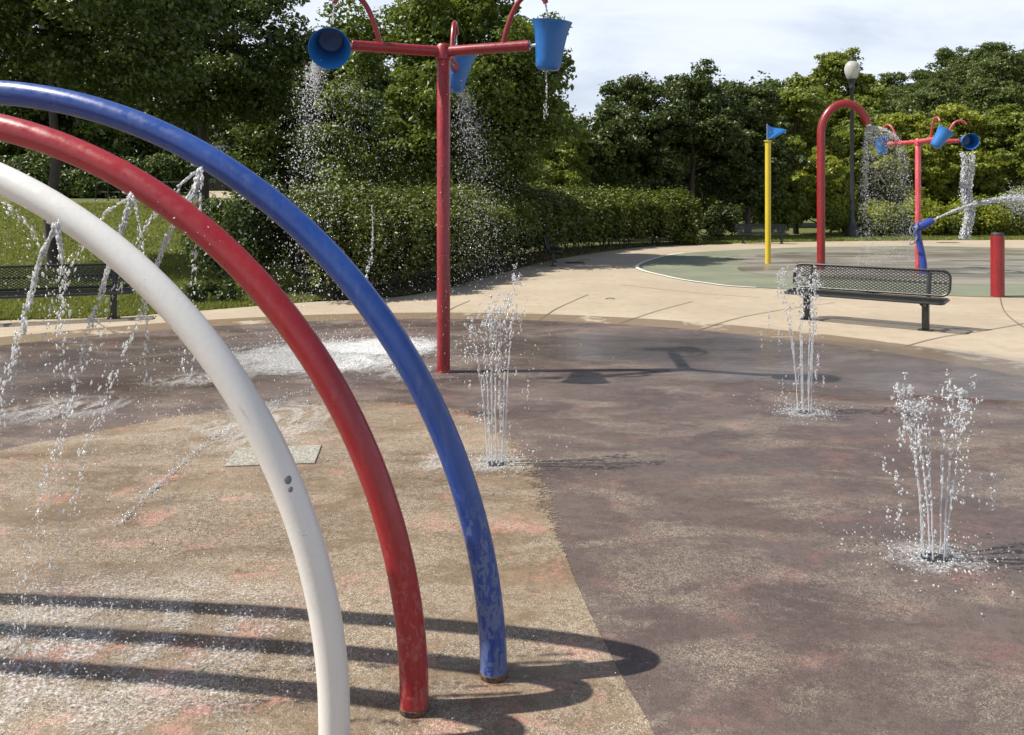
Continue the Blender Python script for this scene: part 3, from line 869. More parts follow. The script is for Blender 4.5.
bx, by = G(997.5, 297)
root = thing('red_bollard', 'short red post with a dark cap at the edge of the far pad', 'bollard', (bx, by, .012))
MB().lathe([(.0005, 0), (.119, 0), (.119, 1.17), (.0005, 1.172)], 32).build('post', M['tree_red'], root)
MB().lathe([(.10, 1.172), (.112, 1.176), (.112, 1.205), (.10, 1.22), (.0005, 1.222)], 32).build('cap', M['rubber'], root)

gx, gy = X_(924, 20.3), 20.3
root = thing('water_cannon', 'blue swivelling water cannon on a bent post in front of the far bucket pole', 'water cannon', (gx, gy, .014))
P = catmull([(0, 0, 0), (-.03, 0, .35), (-.10, 0, .70), (-.17, 0, 1.0), (-.19, 0, 1.15)], 6)
MB().tube(P, np.linspace(.085, .075, len(P)), 20).build('post', M['cannon_blue'], root)
MB().lathe([(.087, 0), (.16, 0), (.16, .02), (.09, .022)], 24).build('base_flange', M['cannon_blue'], root)
dirc = np.array((.80, -.12, .42)); dirc /= np.linalg.norm(dirc)
c0 = np.array((-.24, 0, 1.12))
MB().tube([c0, c0 + dirc * .12, c0 + dirc * .38, c0 + dirc * .5], [.08, .105, .10, .07], 22).build('barrel', M['cannon_blue'], root, bevel=.01)
MB().tube([c0 + dirc * .5, c0 + dirc * .57], .035, 14).build('nozzle', M['steel'], root)
th = np.linspace(0, 2 * PI, 28, endpoint=False)
for cz_, rr in ((1.16, .16), (.86, .13)):
    MB().tube([(-.27 + .05 * math.sin(t), rr * math.cos(t), cz_ + rr * math.sin(t)) for t in th], .018, 8, False, True).build('ring_handle', M['steel'], root)
can_tip = c0 + dirc * .57 + np.array((gx, gy, .014)); can_dir = dirc

lx, ly = X_(852, 41), 41
root = thing('lamp_post', 'tall dark lamp post with an acorn globe at the lawn edge', 'street lamp', (lx, ly, 0))
MB().lathe([(.0005, 0), (.36, 0), (.36, .16), (.33, .2), (.33, .42), (.26, .5), (.19, .72), (.14, 1.0), (.135, 1.05), (.0005, 1.06)], 16).build('base', M['lamp_metal'], root)
MB().lathe([(.12, 1.0), (.115, 1.1), (.105, 3), (.09, 7.6), (.13, 7.65), (.14, 7.75), (.11, 7.85), (.19, 8.05), (.22, 8.1), (.22, 8.16), (.0005, 8.17)], 20).build('pole', M['lamp_metal'], root)
gb = MB().lathe([(.19, 8.12), (.28, 8.25), (.36, 8.5), (.37, 8.72), (.31, 8.92), (.19, 9.04), (.16, 9.06), (.0005, 9.07)], 24).build('globe', M['globe'], root)
MB().lathe([(.17, 9.055), (.17, 9.09), (.09, 9.18), (.04, 9.27), (.055, 9.33), (.0005, 9.48)], 16).build('finial', M['lamp_metal'], root)

# ------------------------------------------------------------------ benches of expanded metal
def panel(L, W, step=.05, bar=.0045, rad=.10):
    """flat lattice in local (x,y), rounded rectangle L x W; returns MB for lattice"""
    mb = MB()
    asp = .62
    def clip(p, d):
        # parametric clip of a line to the rounded rectangle (sampled)
        ts = np.linspace(-L, L, 900)
        q = p + ts[:, None] * d
        x, y = np.abs(q[:, 0]) - (L / 2 - rad), np.abs(q[:, 1]) - (W / 2 - rad)
        ins = np.where((x > 0) & (y > 0), np.hypot(np.maximum(x, 0), np.maximum(y, 0)) < rad, (x < rad) & (y < rad))
        if not ins.any(): return None
        k = np.where(ins)[0]
        return q[k[0]], q[k[-1]]
    for sg in (1, -1):
        d = np.array((1, sg * asp)); d /= np.linalg.norm(d)
        for off in np.arange(-L / 2 - W, L / 2 + W, step):
            c = clip(np.array((off, 0.0)), d)
            if c is None: continue
            a_, b_ = c
            nrm = np.array((-d[1], d[0])) * bar
            z = .002 * sg
            V = [(*(a_ - nrm), z - .002), (*(b_ - nrm), z - .002), (*(b_ + nrm), z - .002), (*(a_ + nrm), z - .002),
                 (*(a_ - nrm), z + .002), (*(b_ - nrm), z + .002), (*(b_ + nrm), z + .002), (*(a_ + nrm), z + .002)]
            mb.add(V, [(3, 2, 1, 0), (4, 5, 6, 7), (0, 1, 5, 4), (2, 3, 7, 6)])
    return mb


def rrect(L, W, rad, n=8):
    P = []
    for cxx, cyy, a0 in ((L / 2 - rad, W / 2 - rad, 0), (-L / 2 + rad, W / 2 - rad, 90), (-L / 2 + rad, -W / 2 + rad, 180), (L / 2 - rad, -W / 2 + rad, 270)):
        for k in range(n + 1):
            t = R_(a0 + 90 * k / n); P.append((cxx + rad * math.cos(t), cyy + rad * math.sin(t), 0))
    return np.array(P)


def bench(label, loc, rz):
    root = thing('mesh_bench', label, 'bench', loc, rz, 'black mesh benches round the splash pads')
    L = 2.2; Ws, Wb = .40, .36
    tilt = R_(76)
    Mb = Matrix.Translation((0, .235, .655)) @ Matrix.Rotation(tilt, 4, 'X')
    Ms = Matrix.Translation((0, -.02, .425)) @ Matrix.Rotation(R_(4), 4, 'X')
    for nm, W, Mx, rad in (('seat', Ws, Ms, .06), ('backrest', Wb, Mb, .11)):
        mb = panel(L - .02, W - .02, .066, .0062, rad)
        A = np.array(Mx)
        mb.V = [v @ A[:3, :3].T + A[:3, 3] for v in mb.V]
        o = mb.build(nm, M['black_metal'], root, smooth=False)
        fr = rrect(L, W, rad) @ A[:3, :3].T + A[:3, 3]
        MB().tube(fr, .019, 8, False, True).build('frame', M['black_metal'], o)
        mid = np.array([(x, 0, -.012) for x in np.linspace(-L / 2, L / 2, 4)]) @ A[:3, :3].T + A[:3, 3]
        MB().tube(mid, .012, 6).build('rib', M['black_metal'], o)
    for sx in (-1, 1):
        x = sx * .83
        MB().box((x, .03, .195), (.09, .075, .39)).build('leg', M['black_metal'], root, bevel=.008, smooth=False)
        P = catmull([(x, -.21, .395), (x, -.10, .365), (x, .05, .345), (x, .17, .38), (x, .215, .50), (x, .26, .66), (x, .30, .80)], 5)
        MB().tube(P, .03, 8).build('bracket', M['black_metal'], root)
        MB().box((x, .03, .006), (.18, .16, .012)).build('foot_plate', M['black_metal'], root, smooth=False)
    return root


def copy_thing(o, label, loc, rz):
    c = o.copy(); COL.objects.link(c); c.location = loc; c.rotation_euler = (0, 0, rz); c['label'] = label
    for ch in o.children:
        d = ch.copy(); COL.objects.link(d); d.parent = c
        for g in ch.children:
            e_ = g.copy(); COL.objects.link(e_); e_.parent = d
    return c


g1, g2 = np.array(G(806, 320)), np.array(G(925.5, 331))
mid = (g1 + g2) / 2; dv = g2 - g1
dv = dv / np.linalg.norm(dv)
off = np.array((-dv[1], dv[0])) * -.0
b0 = bench('black mesh bench standing on the concrete between the two splash pads', (mid[0], mid[1], .008), math.atan2(dv[1], dv[0]))
lb2 = np.array(G(113.5, 319)); dl = np.array((.88, .47))
dl = np.array((math.cos(R_(22)), math.sin(R_(22))))
c2 = lb2 - dl * .83
copy_thing(b0, 'black mesh bench behind the white tube, in front of the tree trunk', (c2[0], c2[1], .008), R_(22))
copy_thing(b0, 'far black mesh bench on the grass behind the yellow flag pole', (X_(762.5, 35.2), 35.2, .02), R_(-4))
copy_thing(b0, 'black mesh bench seen end-on in the shade at the hedge foot', (G(554, 267)[0] + .08, G(554, 267)[1] + 1.05, .008), R_(86))

# drain cover in the beige pad
cvp = [G(238, 471), G(324, 461.5), G(300, 447.5), G(236, 455)]
cc = np.mean(cvp, axis=0)
ux = np.array((.99, .12)); uy = np.array((-.12, .99))
root = thing('drain_cover', 'pale square drain cover plate lying in the beige pad behind the white tube', 'drain cover', (cc[0], cc[1], .016), math.atan2(.12, .99))
MB().box((0, 0, .005), (.60, .40, .012)).build('plate', M['cover'], root, smooth=False, bevel=.005)
for (px, py, w, h_, lb) in ((948, 242.8, .9, .35, 'small dark drain grate in the far path near the lawn edge'), (575, 263, .55, .55, 'dark grate-like plate standing in for the shadow of the end-on bench')):  # second plate is added as the end-on bench's cast shadow
    q = G(px, py)
    root = thing('grate_or_shadow', lb, 'drain grate', (q[0], q[1], .004))
    MB().box((0, 0, .007), (w, h_, .012)).build('frame', M['black_metal'], root, smooth=False)
    gm = MB()
    for k in range(7): gm.box((-w * .4 + w * .8 * k / 6, 0, .0145), (w * .06, h_ * .8, .005))
    gm.build('grate_bars', M['lamp_metal'], root, smooth=False)

# ------------------------------------------------------------------ water
_t = (1 + 5 ** .5) / 2
ICO = np.array([(-1, _t, 0), (1, _t, 0), (-1, -_t, 0), (1, -_t, 0), (0, -1, _t), (0, 1, _t), (0, -1, -_t), (0, 1, -_t), (_t, 0, -1), (_t, 0, 1), (-_t, 0, -1), (-_t, 0, 1)]) / math.hypot(1, _t)
ICF = np.array([(0, 11, 5), (0, 5, 1), (0, 1, 7), (0, 7, 10), (0, 10, 11), (1, 5, 9), (5, 11, 4), (11, 10, 2), (10, 7, 6), (7, 1, 8), (3, 9, 4), (3, 4, 2), (3, 2, 6), (3, 6, 8), (3, 8, 9), (4, 9, 5), (2, 4, 11), (6, 2, 10), (8, 6, 7), (9, 8, 1)])
OCT = np.array([(1, 0, 0), (-1, 0, 0), (0, 1, 0), (0, -1, 0), (0, 0, 1), (0, 0, -1)], float)
OCF = np.array([(0, 2, 4), (2, 1, 4), (1, 3, 4), (3, 0, 4), (2, 0, 5), (1, 2, 5), (3, 1, 5), (0, 3, 5)])


def drops(P, r, stretch=None, dirs=None, lump=.18, low=False):
    """droplet geometry: centres P, radii r, optional stretch along dirs"""
    P = np.asarray(P, float); n = len(P)
    B, Ff = (OCT, OCF) if low else (ICO, ICF)
    k = len(B)
    W = np.repeat(B[None], n, 0) * np.clip(1 + 1.25 * lump * rng.normal(size=(n, k, 1)), .35, 2)
    W *= np.asarray(r)[:, None, None]
    if stretch is not None:
        d = dirs / (np.linalg.norm(dirs, axis=1)[:, None] + 1e-9)
        pr = np.einsum('nki,ni->nk', W, d)
        W = W + pr[:, :, None] * d[:, None, :] * (np.asarray(stretch)[:, None, None] - 1)
    V = (W + P[:, None]).reshape(-1, 3)
    Fc = (Ff[None] + (np.arange(n) * k)[:, None, None]).reshape(-1, 3)
    return V, Fc


def dmesh(name, parts, mat, parent=None, loc=None, smooth=True):
    V = []; Fc = []; o_ = 0
    for v_, f_ in parts:
        V.append(v_); Fc.append(np.asarray(f_) + o_); o_ += len(v_)
    V = np.concatenate(V)
    if loc is not None: V = V - np.array(loc)
    return mk(name, V, np.concatenate(Fc), mat, parent, smooth)


def logr(n, lo, hi, k=2.0):
    return lo + (hi - lo) * rng.random(n) ** k


def fountain(label, px, py, hgt, seed, tops, spread, nst=6):
    x, y = G(px, py)
    root = thing('ground_fountain', label, 'fountain jet', (x, y, .014), 0, 'ground fountain jets on the purple pad')
    base = np.array((x, y, .014))
    rs = np.random.default_rng(seed)
    MB().lathe([(.0005, 0), (.07, 0), (.07, .003), (.06, .004), (.0005, .004)], 20).build('nozzle', M['rubber'], root)
    dro = []
    for k in range(nst):
        an = PI * (1 - (k + .5) / nst) * (1 if k % 2 else -1)
        p0 = np.array((.058 * math.cos(an), .045 * math.sin(an), .01))
        st = sorted(tops); fr_ = (k + .5) / nst * (len(st) - 1)
        tp = (np.interp(fr_, range(len(st)), [q[0] for q in st]), np.interp(fr_, range(len(st)), [q[1] for q in st]) * rs.uniform(.88, 1.04))
        top = np.array((tp[0] + rs.normal(0, .01), .12 * math.sin(an) * spread + rs.normal(0, .02), tp[1]))
        m_ = 60
        t = np.linspace(0, 1, m_)
        lat = .35 * t + .65 * t ** 2.2
        P = p0 + np.c_[(top[0] - p0[0]) * lat, (top[1] - p0[1]) * lat, (top[2] - p0[2]) * t]
        P[:, 0] += np.cumsum(rs.normal(0, .0007, m_)); P[:, 1] += np.cumsum(rs.normal(0, .0007, m_))
        r = .0034 + .0028 * rs.random(m_) ** 2 + .0015 * t * rs.random(m_)
        cut = int(m_ * rs.uniform(.50, .66))
        MB().tube(P[:cut], np.abs(r[:cut]), 6).build('jet_stream', M['water'], root)
        q = np.arange(int(cut * .55), m_)                     # beads along and above the break
        w = np.clip((q - cut) / (m_ - cut), -.3, 1)
        for rep in range(4):
            c = P[q] + rs.normal(0, 1, (len(q), 3)) * (.004 + .020 * np.clip(w, 0, 1) ** 1.3)[:, None]
            kp = rs.random(len(q)) < np.where(w < 0, .22, .62)
            c = c[kp]; nn = len(c)
            dro.append(drops(c, logr(nn, .0020, .0056, 1.7), rs.uniform(1.4, 4.0, nn), np.tile((top - p0), (nn, 1)), .35))
        # ragged crest
        for cl in range(10):                                  # frothy clots of the crest
            cc_ = top + rs.normal(0, 1, 3) * np.array((.028, .026, .045))
            nn = int(rs.integers(5, 16))
            c = cc_ + rs.normal(0, 1, (nn, 3)) * np.array((.006, .006, .009))
            dro.append(drops(c, logr(nn, .0018, .0054, 1.5), rs.uniform(1, 1.7, nn), rs.normal(size=(nn, 3)), .35))
        for st_ in range(3):                                  # strings of water falling back
            nn = int(rs.integers(8, 22))
            sx_, sy_ = top[0] * rs.uniform(.9, 1.5) + rs.normal(0, .02), top[1] + rs.normal(0, .06)
            z0_ = top[2] * rs.uniform(.25, .98); ln_ = rs.uniform(.06, .22)
            c = np.c_[sx_ + rs.normal(0, .005, nn), sy_ + rs.normal(0, .005, nn), np.maximum(z0_ - ln_ * rs.random(nn), .01)]
            dro.append(drops(c, logr(nn, .0022, .0058, 1.6), rs.uniform(1, 2.2, nn), np.tile((0, 0, 1.0), (nn, 1)), .3))
        nn = 16                                               # loose drops
        tt = rs.random(nn)
        vx = rs.normal(0, .14, nn)
        c = np.c_[top[0] + vx * tt ** .8, top[1] + rs.normal(0, .10, nn) * tt, top[2] * (1 - tt ** 1.6) + .01]
        dro.append(drops(c, logr(nn, .0022, .006, 2), rs.uniform(1, 2.0, nn), np.tile((0, 0, 1.0), (nn, 1)), .25))
    for sg, n_ in ((.13, 420), (.24, 160)):                   # splash at the foot
        c = np.c_[rs.normal(0, sg * 1.1, n_), rs.normal(0, sg, n_), np.abs(rs.normal(0, .035, n_))]
        dro.append(drops(c, logr(n_, .0016, .0062, 2.2), None, None, .35))
    tag(dmesh('droplets', dro, M['water'], root), kind='stuff')
    s = .42
    gx_ = np.linspace(-s, s, 9)
    V = np.array([(a_ * 1.3, b_, .0035) for a_ in gx_ for b_ in gx_])
    k = (np.arange(8)[:, None] * 9 + np.arange(8)).ravel()
    tag(mk('splash_foam', V, np.c_[k, k + 9, k + 10, k + 1], M['foam_splash'], root, smooth=False), kind='stuff')
    return root


fountain('ground fountain jet in front of the red bucket pole, nearest the blue arch', 496, 466, 1.1, 3, [(-.17, .98), (-.10, 1.12), (-.05, .95), (.0, 1.20), (.05, 1.0), (.12, 1.16), (.15, 1.24)], 1.0, 7)
fountain('ground fountain jet in front of the concrete-path bench', 804, 414, 1.2, 5, [(-.17, 1.20), (-.06, 1.24), (.08, 1.22), (.16, 1.24), (-.22, 1.10), (.02, 1.12)], 1.0, 7)
fountain('lone ground fountain jet on the purple pad, nearest the camera', 934, 561, .95, 9, [(-.20, .80), (-.16, .82), (-.10, .83), (-.04, .82), (.08, .74), (.14, .84), (.18, .93)], 1.0, 7)


def beads(path3, n, r0, r1, jit, brk=.35, rs=rng):
    """a falling stream: rope of lumps that opens into beads"""
    P = catmull(path3, 24)
    L = np.r_[0, np.cumsum(np.linalg.norm(np.diff(P, axis=0), axis=1))]
    T = np.gradient(P, axis=0)
    t = rs.random(n) ** 1.35
    # clumping along the stream
    t = np.clip(t + .005 * np.sin(t * 90 + rs.random() * 6), 0, 1)
    x = np.c_[[np.interp(t * L[-1], L, P[:, k]) for k in range(3)]].T
    d = np.c_[[np.interp(t * L[-1], L, T[:, k]) for k in range(3)]].T
    w = np.clip((t - brk * .3) / (1 - brk * .3), 0, 1)
    x = x + rs.normal(size=(n, 3)) * (jit[0] + (jit[1] - jit[0]) * w ** 1.2)[:, None]
    r = (r0 + (r1 - r0) * t) * (.30 + .75 * rs.random(n) ** 2.0)
    return drops(x, r * .9, 1.5 + 2.2 * rs.random(n), d, .34)


def px_path(pts, d0, d1):
    n = len(pts)
    return [at(p[0], p[1], d0 + (d1 - d0) * (i / (n - 1))) for i, p in enumerate(pts)]


JETS = {
    'blue': [([(200, 170), (193, 190), (184, 206), (172, 228), (158, 262), (146, 300), (126, 348), (98, 420), (78, 470), (60, 560), (52, 650)], 620, .0050, .0034, (.0042, .026), 3.05),
             ([(199, 170), (186, 180), (174, 192), (150, 222), (122, 275), (104, 330), (80, 420)], 200, .0055, .0038, (.003, .03), 3.1),
             ([(202, 170), (201, 190), (199, 212), (194, 270), (188, 330), (180, 420), (170, 520)], 200, .005, .0035, (.003, .035), 2.95),
             ([(200, 171), (196, 190), (190, 203)], 160, .007, .006, (.003, .005), 3.04)],
    'red': [([(131, 197), (127, 212), (121, 232), (107, 272), (99, 300), (90, 326), (70, 410), (48, 478), (28, 570), (12, 660)], 620, .0050, .0034, (.0042, .026), 2.85),
            ([(130, 197), (115, 206), (102, 217), (80, 246), (60, 290), (40, 360)], 180, .005, .0036, (.003, .03), 2.9),
            ([(133, 197), (137, 212), (142, 250), (144, 300), (144, 350), (140, 420)], 170, .005, .0036, (.003, .03), 2.8)],
    'white': [([(57, 224), (48, 242), (38, 266), (30, 300), (22, 330), (10, 366), (2, 392), (-14, 470), (-26, 600)], 620, .0052, .0036, (.0042, .026), 2.62),
              ([(58, 224), (60, 245), (62, 275), (63, 300), (62, 350), (58, 420)], 240, .0055, .0036, (.003, .03), 2.6),
              ([(-60, 214), (-20, 204), (4, 206), (18, 215), (34, 236), (50, 280), (60, 330)], 160, .0055, .004, (.006, .03), 2.7)]}
for c in ('blue', 'red', 'white'):
    parts = []
    for pts, n_, r0, r1, jit, d in JETS[c]:
        parts.append(beads(px_path(pts, d, d * .99), n_, r0, r1, jit))
        if n_ > 500 or n_ == 240:                             # unbroken strands near the nozzle
            Q = catmull(px_path(pts, d, d * .99), 16)
            Q = Q[:int(len(Q) * (.42 if n_ > 500 else .22))]
            for ph in (0, 2.1, 4.2):
                tq = np.arange(len(Q))
                q_ = Q + np.c_[np.cos(tq * .55 + ph), np.sin(tq * .55 + ph), 0 * tq] * (.0025 + .005 * tq / len(Q))[:, None] + rng.normal(0, .0012, Q.shape)
                v_, f_ = tube(q_, np.clip(.0034 - .0014 * tq / len(Q) + rng.normal(0, .0008, len(Q)), .0012, .006), 6, False)
                f_ = np.array(f_); parts.append((v_, np.r_[f_[:, [0, 1, 2]], f_[:, [0, 2, 3]]]))
    dd = JETS[c][0][5]
    nn = 420                                                 # loose drops round the streams
    px = rng.uniform(-10, 230, nn); py = rng.uniform(200, 640, nn)
    pp = np.array([at(a_, b_, dd + rng.normal(0, .25)) for a_, b_ in zip(px - (py - 200) * .25, py)])
    parts.append(drops(pp, logr(nn, .0012, .0036, 2.5), None, None, .25))
    tag(dmesh('falling_water', parts, M['water']), 'thin beaded water streams falling from the %s arch' % c, 'water stream', 'water streams falling from the arches', 'stuff')

# spill of the tipped near bucket, landing on the pad
def cone_spray(name, label, org, vel, n, sv, rlo, rhi, tmax, mat='spray', zmin=.02, k=2.2, tpow=.7, group=None):
    org = np.array(org, float)
    v = np.array(vel, float) + rng.normal(size=(n, 3)) * np.array(sv)
    t = tmax * rng.random(n) ** tpow
    P = org + v * t[:, None] + np.c_[np.zeros(n), np.zeros(n), -4.9 * t * t]
    P += rng.normal(0, .01, P.shape)
    kp = P[:, 2] > zmin
    P = P[kp]; vv = (v + np.c_[np.zeros(n), np.zeros(n), -9.8 * t])[kp]
    r = logr(len(P), rlo, rhi, k)
    o = dmesh(name, [drops(P, r, 1 + .8 * rng.random(len(P)), vv, .3, True)], M[mat])
    return tag(o, label, 'water spray', group, 'stuff')


mouth = near_b[1][1] @ Vector((0, 0, .5)); mouth = np.array(mouth) + np.array((tx, ty, 0))
cone_spray('spilling_water', 'sheet of water spilling from the tipped left bucket of the near red pole', mouth + np.array((-.16, .22, -.10)), (-.22, -.1, -.1), 5200, (.34, .3, .45), .0016, .0075, .80, tpow=1.5)
cone_spray('water_spray', 'fine drops drifting below the left blue bucket in front of the hedge', mouth + np.array((.1, .3, -.3)), (.35, .2, .1), 2600, (.95, .6, .6), .0015, .0055, .85)
rb = np.array(near_b[2][1] @ Vector((0, 0, 0))) + np.array((tx, ty, 0))
cone_spray('spilling_water', 'spray fanning out below the rear bucket of the near red pole', rb + np.array((0.05, 0, .05)), (.50, .1, .2), 5200, (.36, .3, .35), .0014, .0055, .72, tpow=.9)
rng = np.random.default_rng(18)
# drip and feed streams at the near buckets
parts = []
for i_, (px, y0, y1, dd, n_) in enumerate(((546, 69, 118, 8.05, 130), (372, 205, 282, 8.1, 170))):
    parts.append(beads(px_path([(px, y0), (px + .5, (y0 + y1) / 2), (px - (1 if i_ == 0 else 6), y1)], dd, dd), n_, .0055, .009 if i_ else .006, (.003, .012)))
for (u, Mx) in near_b:
    p = u * 1.135 + np.array((tx, ty, 3.82))
    parts.append(beads([p, p + u * .01 + np.array((0, 0, -.08)), p + u * .03 + np.array((0, 0, -.22))], 90, .008, .007, (.003, .008)))
nn = 1400
px = rng.uniform(300, 560, nn); py = rng.uniform(60, 330, nn)
parts.append(drops(np.array([at(a_, b_, 8.2 + rng.normal(0, .5)) for a_, b_ in zip(px, py)]), logr(nn, .0015, .0042, 2.5), None, None, .25))
tag(dmesh('dripping_water', parts, M['water']), 'thin drips and feed streams at the near blue buckets', 'water drip', None, 'stuff')

# shower of the cane
ends = cane_end
n_ = 11000
t = rng.random(n_) ** 1.0
uu = rng.uniform(-1, 1, n_)
edge = np.where(rng.random(n_) < .35, np.sign(uu) * rng.uniform(.85, 1.0, n_), uu)
vy = rng.normal(0, .35, n_)
e01 = .5 + .5 * edge
tt = t * .88
vx = 3.4 * e01
P = ends + np.c_[(-.16 + 1.28 * e01) * (1 - np.exp(-tt * 5.2)), vy * tt, -(.35 + 1.2 * (1 - e01)) * tt - 4.2 * tt * tt]
P += rng.normal(0, .02, P.shape)
o = dmesh('water_shower', [drops(P, logr(n_, .003, .010, 2.4), 1 + rng.random(n_), np.c_[vx, vy, -3 * np.ones(n_)], .3, True)], M['spray'])
tag(o, 'fan of shower drops falling from the red cane pipe', 'water spray', None, 'stuff')
# pour of the far right bucket
fb = np.array(far_b[0][1] @ Vector((0, 0, .49))) + np.array((fx_, fy_, 0))
parts = []
n_ = 2600
t = rng.random(n_) ** .8
ww = .15 - .06 * t
edge = np.where(rng.random(n_) < .45, np.sign(rng.normal(size=n_)) * rng.uniform(.75, 1, n_), rng.uniform(-1, 1, n_))
dz = t * 2.25
swirl = .05 * np.sin(dz * 5)
top_ = np.array(at(967, 151, fb[1]))
P = np.c_[top_[0] + edge * ww + swirl * (.4 + t) + .02 * t, top_[1] + rng.normal(0, .05, n_), top_[2] - dz]
parts.append(drops(P, logr(n_, .005, .018, 2.0), 1 + 1.6 * rng.random(n_), np.tile((0.1, 0, 1.0), (n_, 1)), .35))
tag(dmesh('pouring_water', parts, M['water']), 'thick column of water pouring from the far right bucket', 'water stream', None, 'stuff')
# cannon jet
tp = can_tip
parts = []
n_ = 1700
t = rng.random(n_)
v0 = np.array((6.2, -.2, 3.15))
tt = t * .48
P = tp + v0 * tt[:, None] + np.c_[np.zeros(n_), np.zeros(n_), -4.9 * tt * tt] + rng.normal(size=(n_, 3)) * (.008 + .05 * t)[:, None]
parts.append(drops(P, logr(n_, .006, .016, 1.5), 1.5 + 2 * rng.random(n_), np.tile(v0, (n_, 1)), .25))
tag(dmesh('cannon_jet', parts, M['water']), 'thin jet of water arching right from the blue water cannon', 'water stream', None, 'stuff')
n_ = 15000
s_ = rng.random(n_)
v = np.array((6.2, -.2, 3.15)) * (1 + rng.normal(0, .05, (n_, 1))) + rng.normal(size=(n_, 3)) * np.array((.35, .7, .55))
tt = .30 + .62 * s_
P = tp + v * tt[:, None] + np.c_[np.zeros(n_), np.zeros(n_), -4.9 * tt * tt]
P[:, 2] -= rng.exponential(.40, n_) * np.clip((tt - .3) * 3, 0, 1)
P = P[(P[:, 2] > .03)]
tag(dmesh('cannon_spray', [drops(P, logr(len(P), .003, .0105, 2.6), 1 + rng.random(len(P)), np.tile((1, 0, -.5), (len(P), 1)), .3, True)], M['spray']), 'misty drops breaking off the cannon jet above the red bollard', 'water spray', None, 'stuff')


# foam and films on the ground
def patch(name, label, c, w, h_, rz, z, mat, cat='splash water'):
    gx_ = np.linspace(-.5, .5, 13)
    V = np.array([(a_ * w, b_ * h_, 0) for a_ in gx_ for b_ in gx_])
    k = (np.arange(12)[:, None] * 13 + np.arange(12)).ravel()
    o = mk(name, V, np.c_[k, k + 13, k + 14, k + 1], M[mat], None, False, (c[0], c[1], z))
    o.rotation_euler = (0, 0, rz)
    return tag(o, label, cat, None, 'stuff')


patch('splash_foam', 'broad white splash of bucket water spreading at the foot of the near red pole', G(315, 358), 4.2, 3.6, .1, .0200, 'foam_flow')
patch('splash_foam', 'white water running from the splash toward the foot of the near red pole', G(392, 350), 2.2, 2.4, .5, .0520, 'foam_flow')
patch('splash_foam', 'thin white splash under the blue arch beside the near red pole', G(405, 378), 1.7, 1.9, .3, .0600, 'foam_thin')
patch('splash_foam', 'streaks of white water left of the broad splash', G(200, 385), 2.6, 1.5, .35, .0640, 'foam_thin')
patch('splash_foam', 'streaky foam running across the beige pad around the drain cover', G(262, 425), 3.0, 3.6, .2, .0240, 'foam_thin')
patch('splash_foam', 'bright splash where the arch streams land beside the arch shadows', (-1.85, 3.1), 2.7, 1.9, .1, .0280, 'foam_speck')
patch('splash_foam', 'small white splash beside the blue arch at the fountain', G(440, 466), .7, .9, 0, .0320, 'foam_splash')
patch('splash_foam', 'thin streaks of water along the left rim of the purple pad', G(60, 412), 3.0, 2.2, .2, .0360, 'foam_thin')
patch('water_film', 'shallow mirror of water at the right rim of the purple pad', G(830, 366), 6.5, 3.6, -.35, .0400, 'film', 'puddle')
patch('water_film', 'shallow film of water beneath the arm shadow of the bucket pole', G(640, 350), 5.0, 2.6, .1, .0440, 'film', 'puddle')
patch('water_film', 'wet film at the left rim of the pad behind the arches', G(150, 372), 5.0, 3.2, .4, .0480, 'film', 'puddle')
patch('splash_foam', 'splash under the far buckets on the far pad', (fx_ + 1.4, fy_ - .3), 3.4, 2.6, 0, .0240, 'foam_thin')

# splash drops standing above the wet ground
parts = []
for (cxp, cyp, sx, sy, n_, rlo, rhi, zs_) in ((340, 352, 1.1, .7, 1500, .002, .010, .06), (400, 360, .6, .5, 700, .002, .009, .08), (250, 440, .8, .9, 700, .0015, .006, .02),
                                              (40, 640, .6, .30, 3600, .0010, .0040, .03), (160, 640, .7, .35, 2600, .0009, .0030, .02), (120, 430, 1.6, .9, 500, .0012, .005, .03)):
    q = G(cxp, cyp)
    c = np.c_[q[0] + rng.normal(0, sx, n_), q[1] + rng.normal(0, sy, n_), .02 + np.abs(rng.normal(0, zs_, n_))]
    parts.append(drops(c, logr(n_, rlo, rhi, 2.4), None, None, .35))
for pts in ([(120, 528), (150, 497), (170, 478), (200, 452), (238, 424), (285, 400), (330, 385)],
            [(190, 378), (240, 352), (300, 342), (380, 345)]):
    P = catmull([G(*p) for p in pts], 20)
    n_ = 900
    i_ = rng.integers(0, len(P), n_)
    c = np.c_[P[i_] + rng.normal(0, .05, (n_, 2)) * rng.random((n_, 1)) ** 1.5, .02 + np.abs(rng.normal(0, .012, n_))]
    parts.append(drops(c, logr(n_, .0012, .0062, 2.4), None, None, .4))
tag(dmesh('splash_drops', parts, M['water']), 'splashing drops over the wet pad left of the near red pole', 'splash water', None, 'stuff')

# dry leaves and sticks on the path
lf = MB()
for (px, py) in ((583, 262), (590, 271), (610, 300), (745, 352)):
    q = G(px, py)
    rt = thing('fallen_twig', {583: 'thin bent twig on the sunlit path beside the end-on bench', 590: 'short twig on the sunlit path below the bent one', 610: 'tiny twig on the path in front of the green pad', 745: 'tiny dark twig at the purple pad rim'}[px], 'twig', (q[0], q[1], .02))
    MB().tube(catmull([(-.25, -.2, 0), (-.12, .05, .02), (.05, .3, .03), (.25, .5, .01)] if px == 583 else [(-.08, 0, 0), (0, .02, .015), (.09, .0, .005)], 4), .008, 5).build('stick', M['bark'], rt)

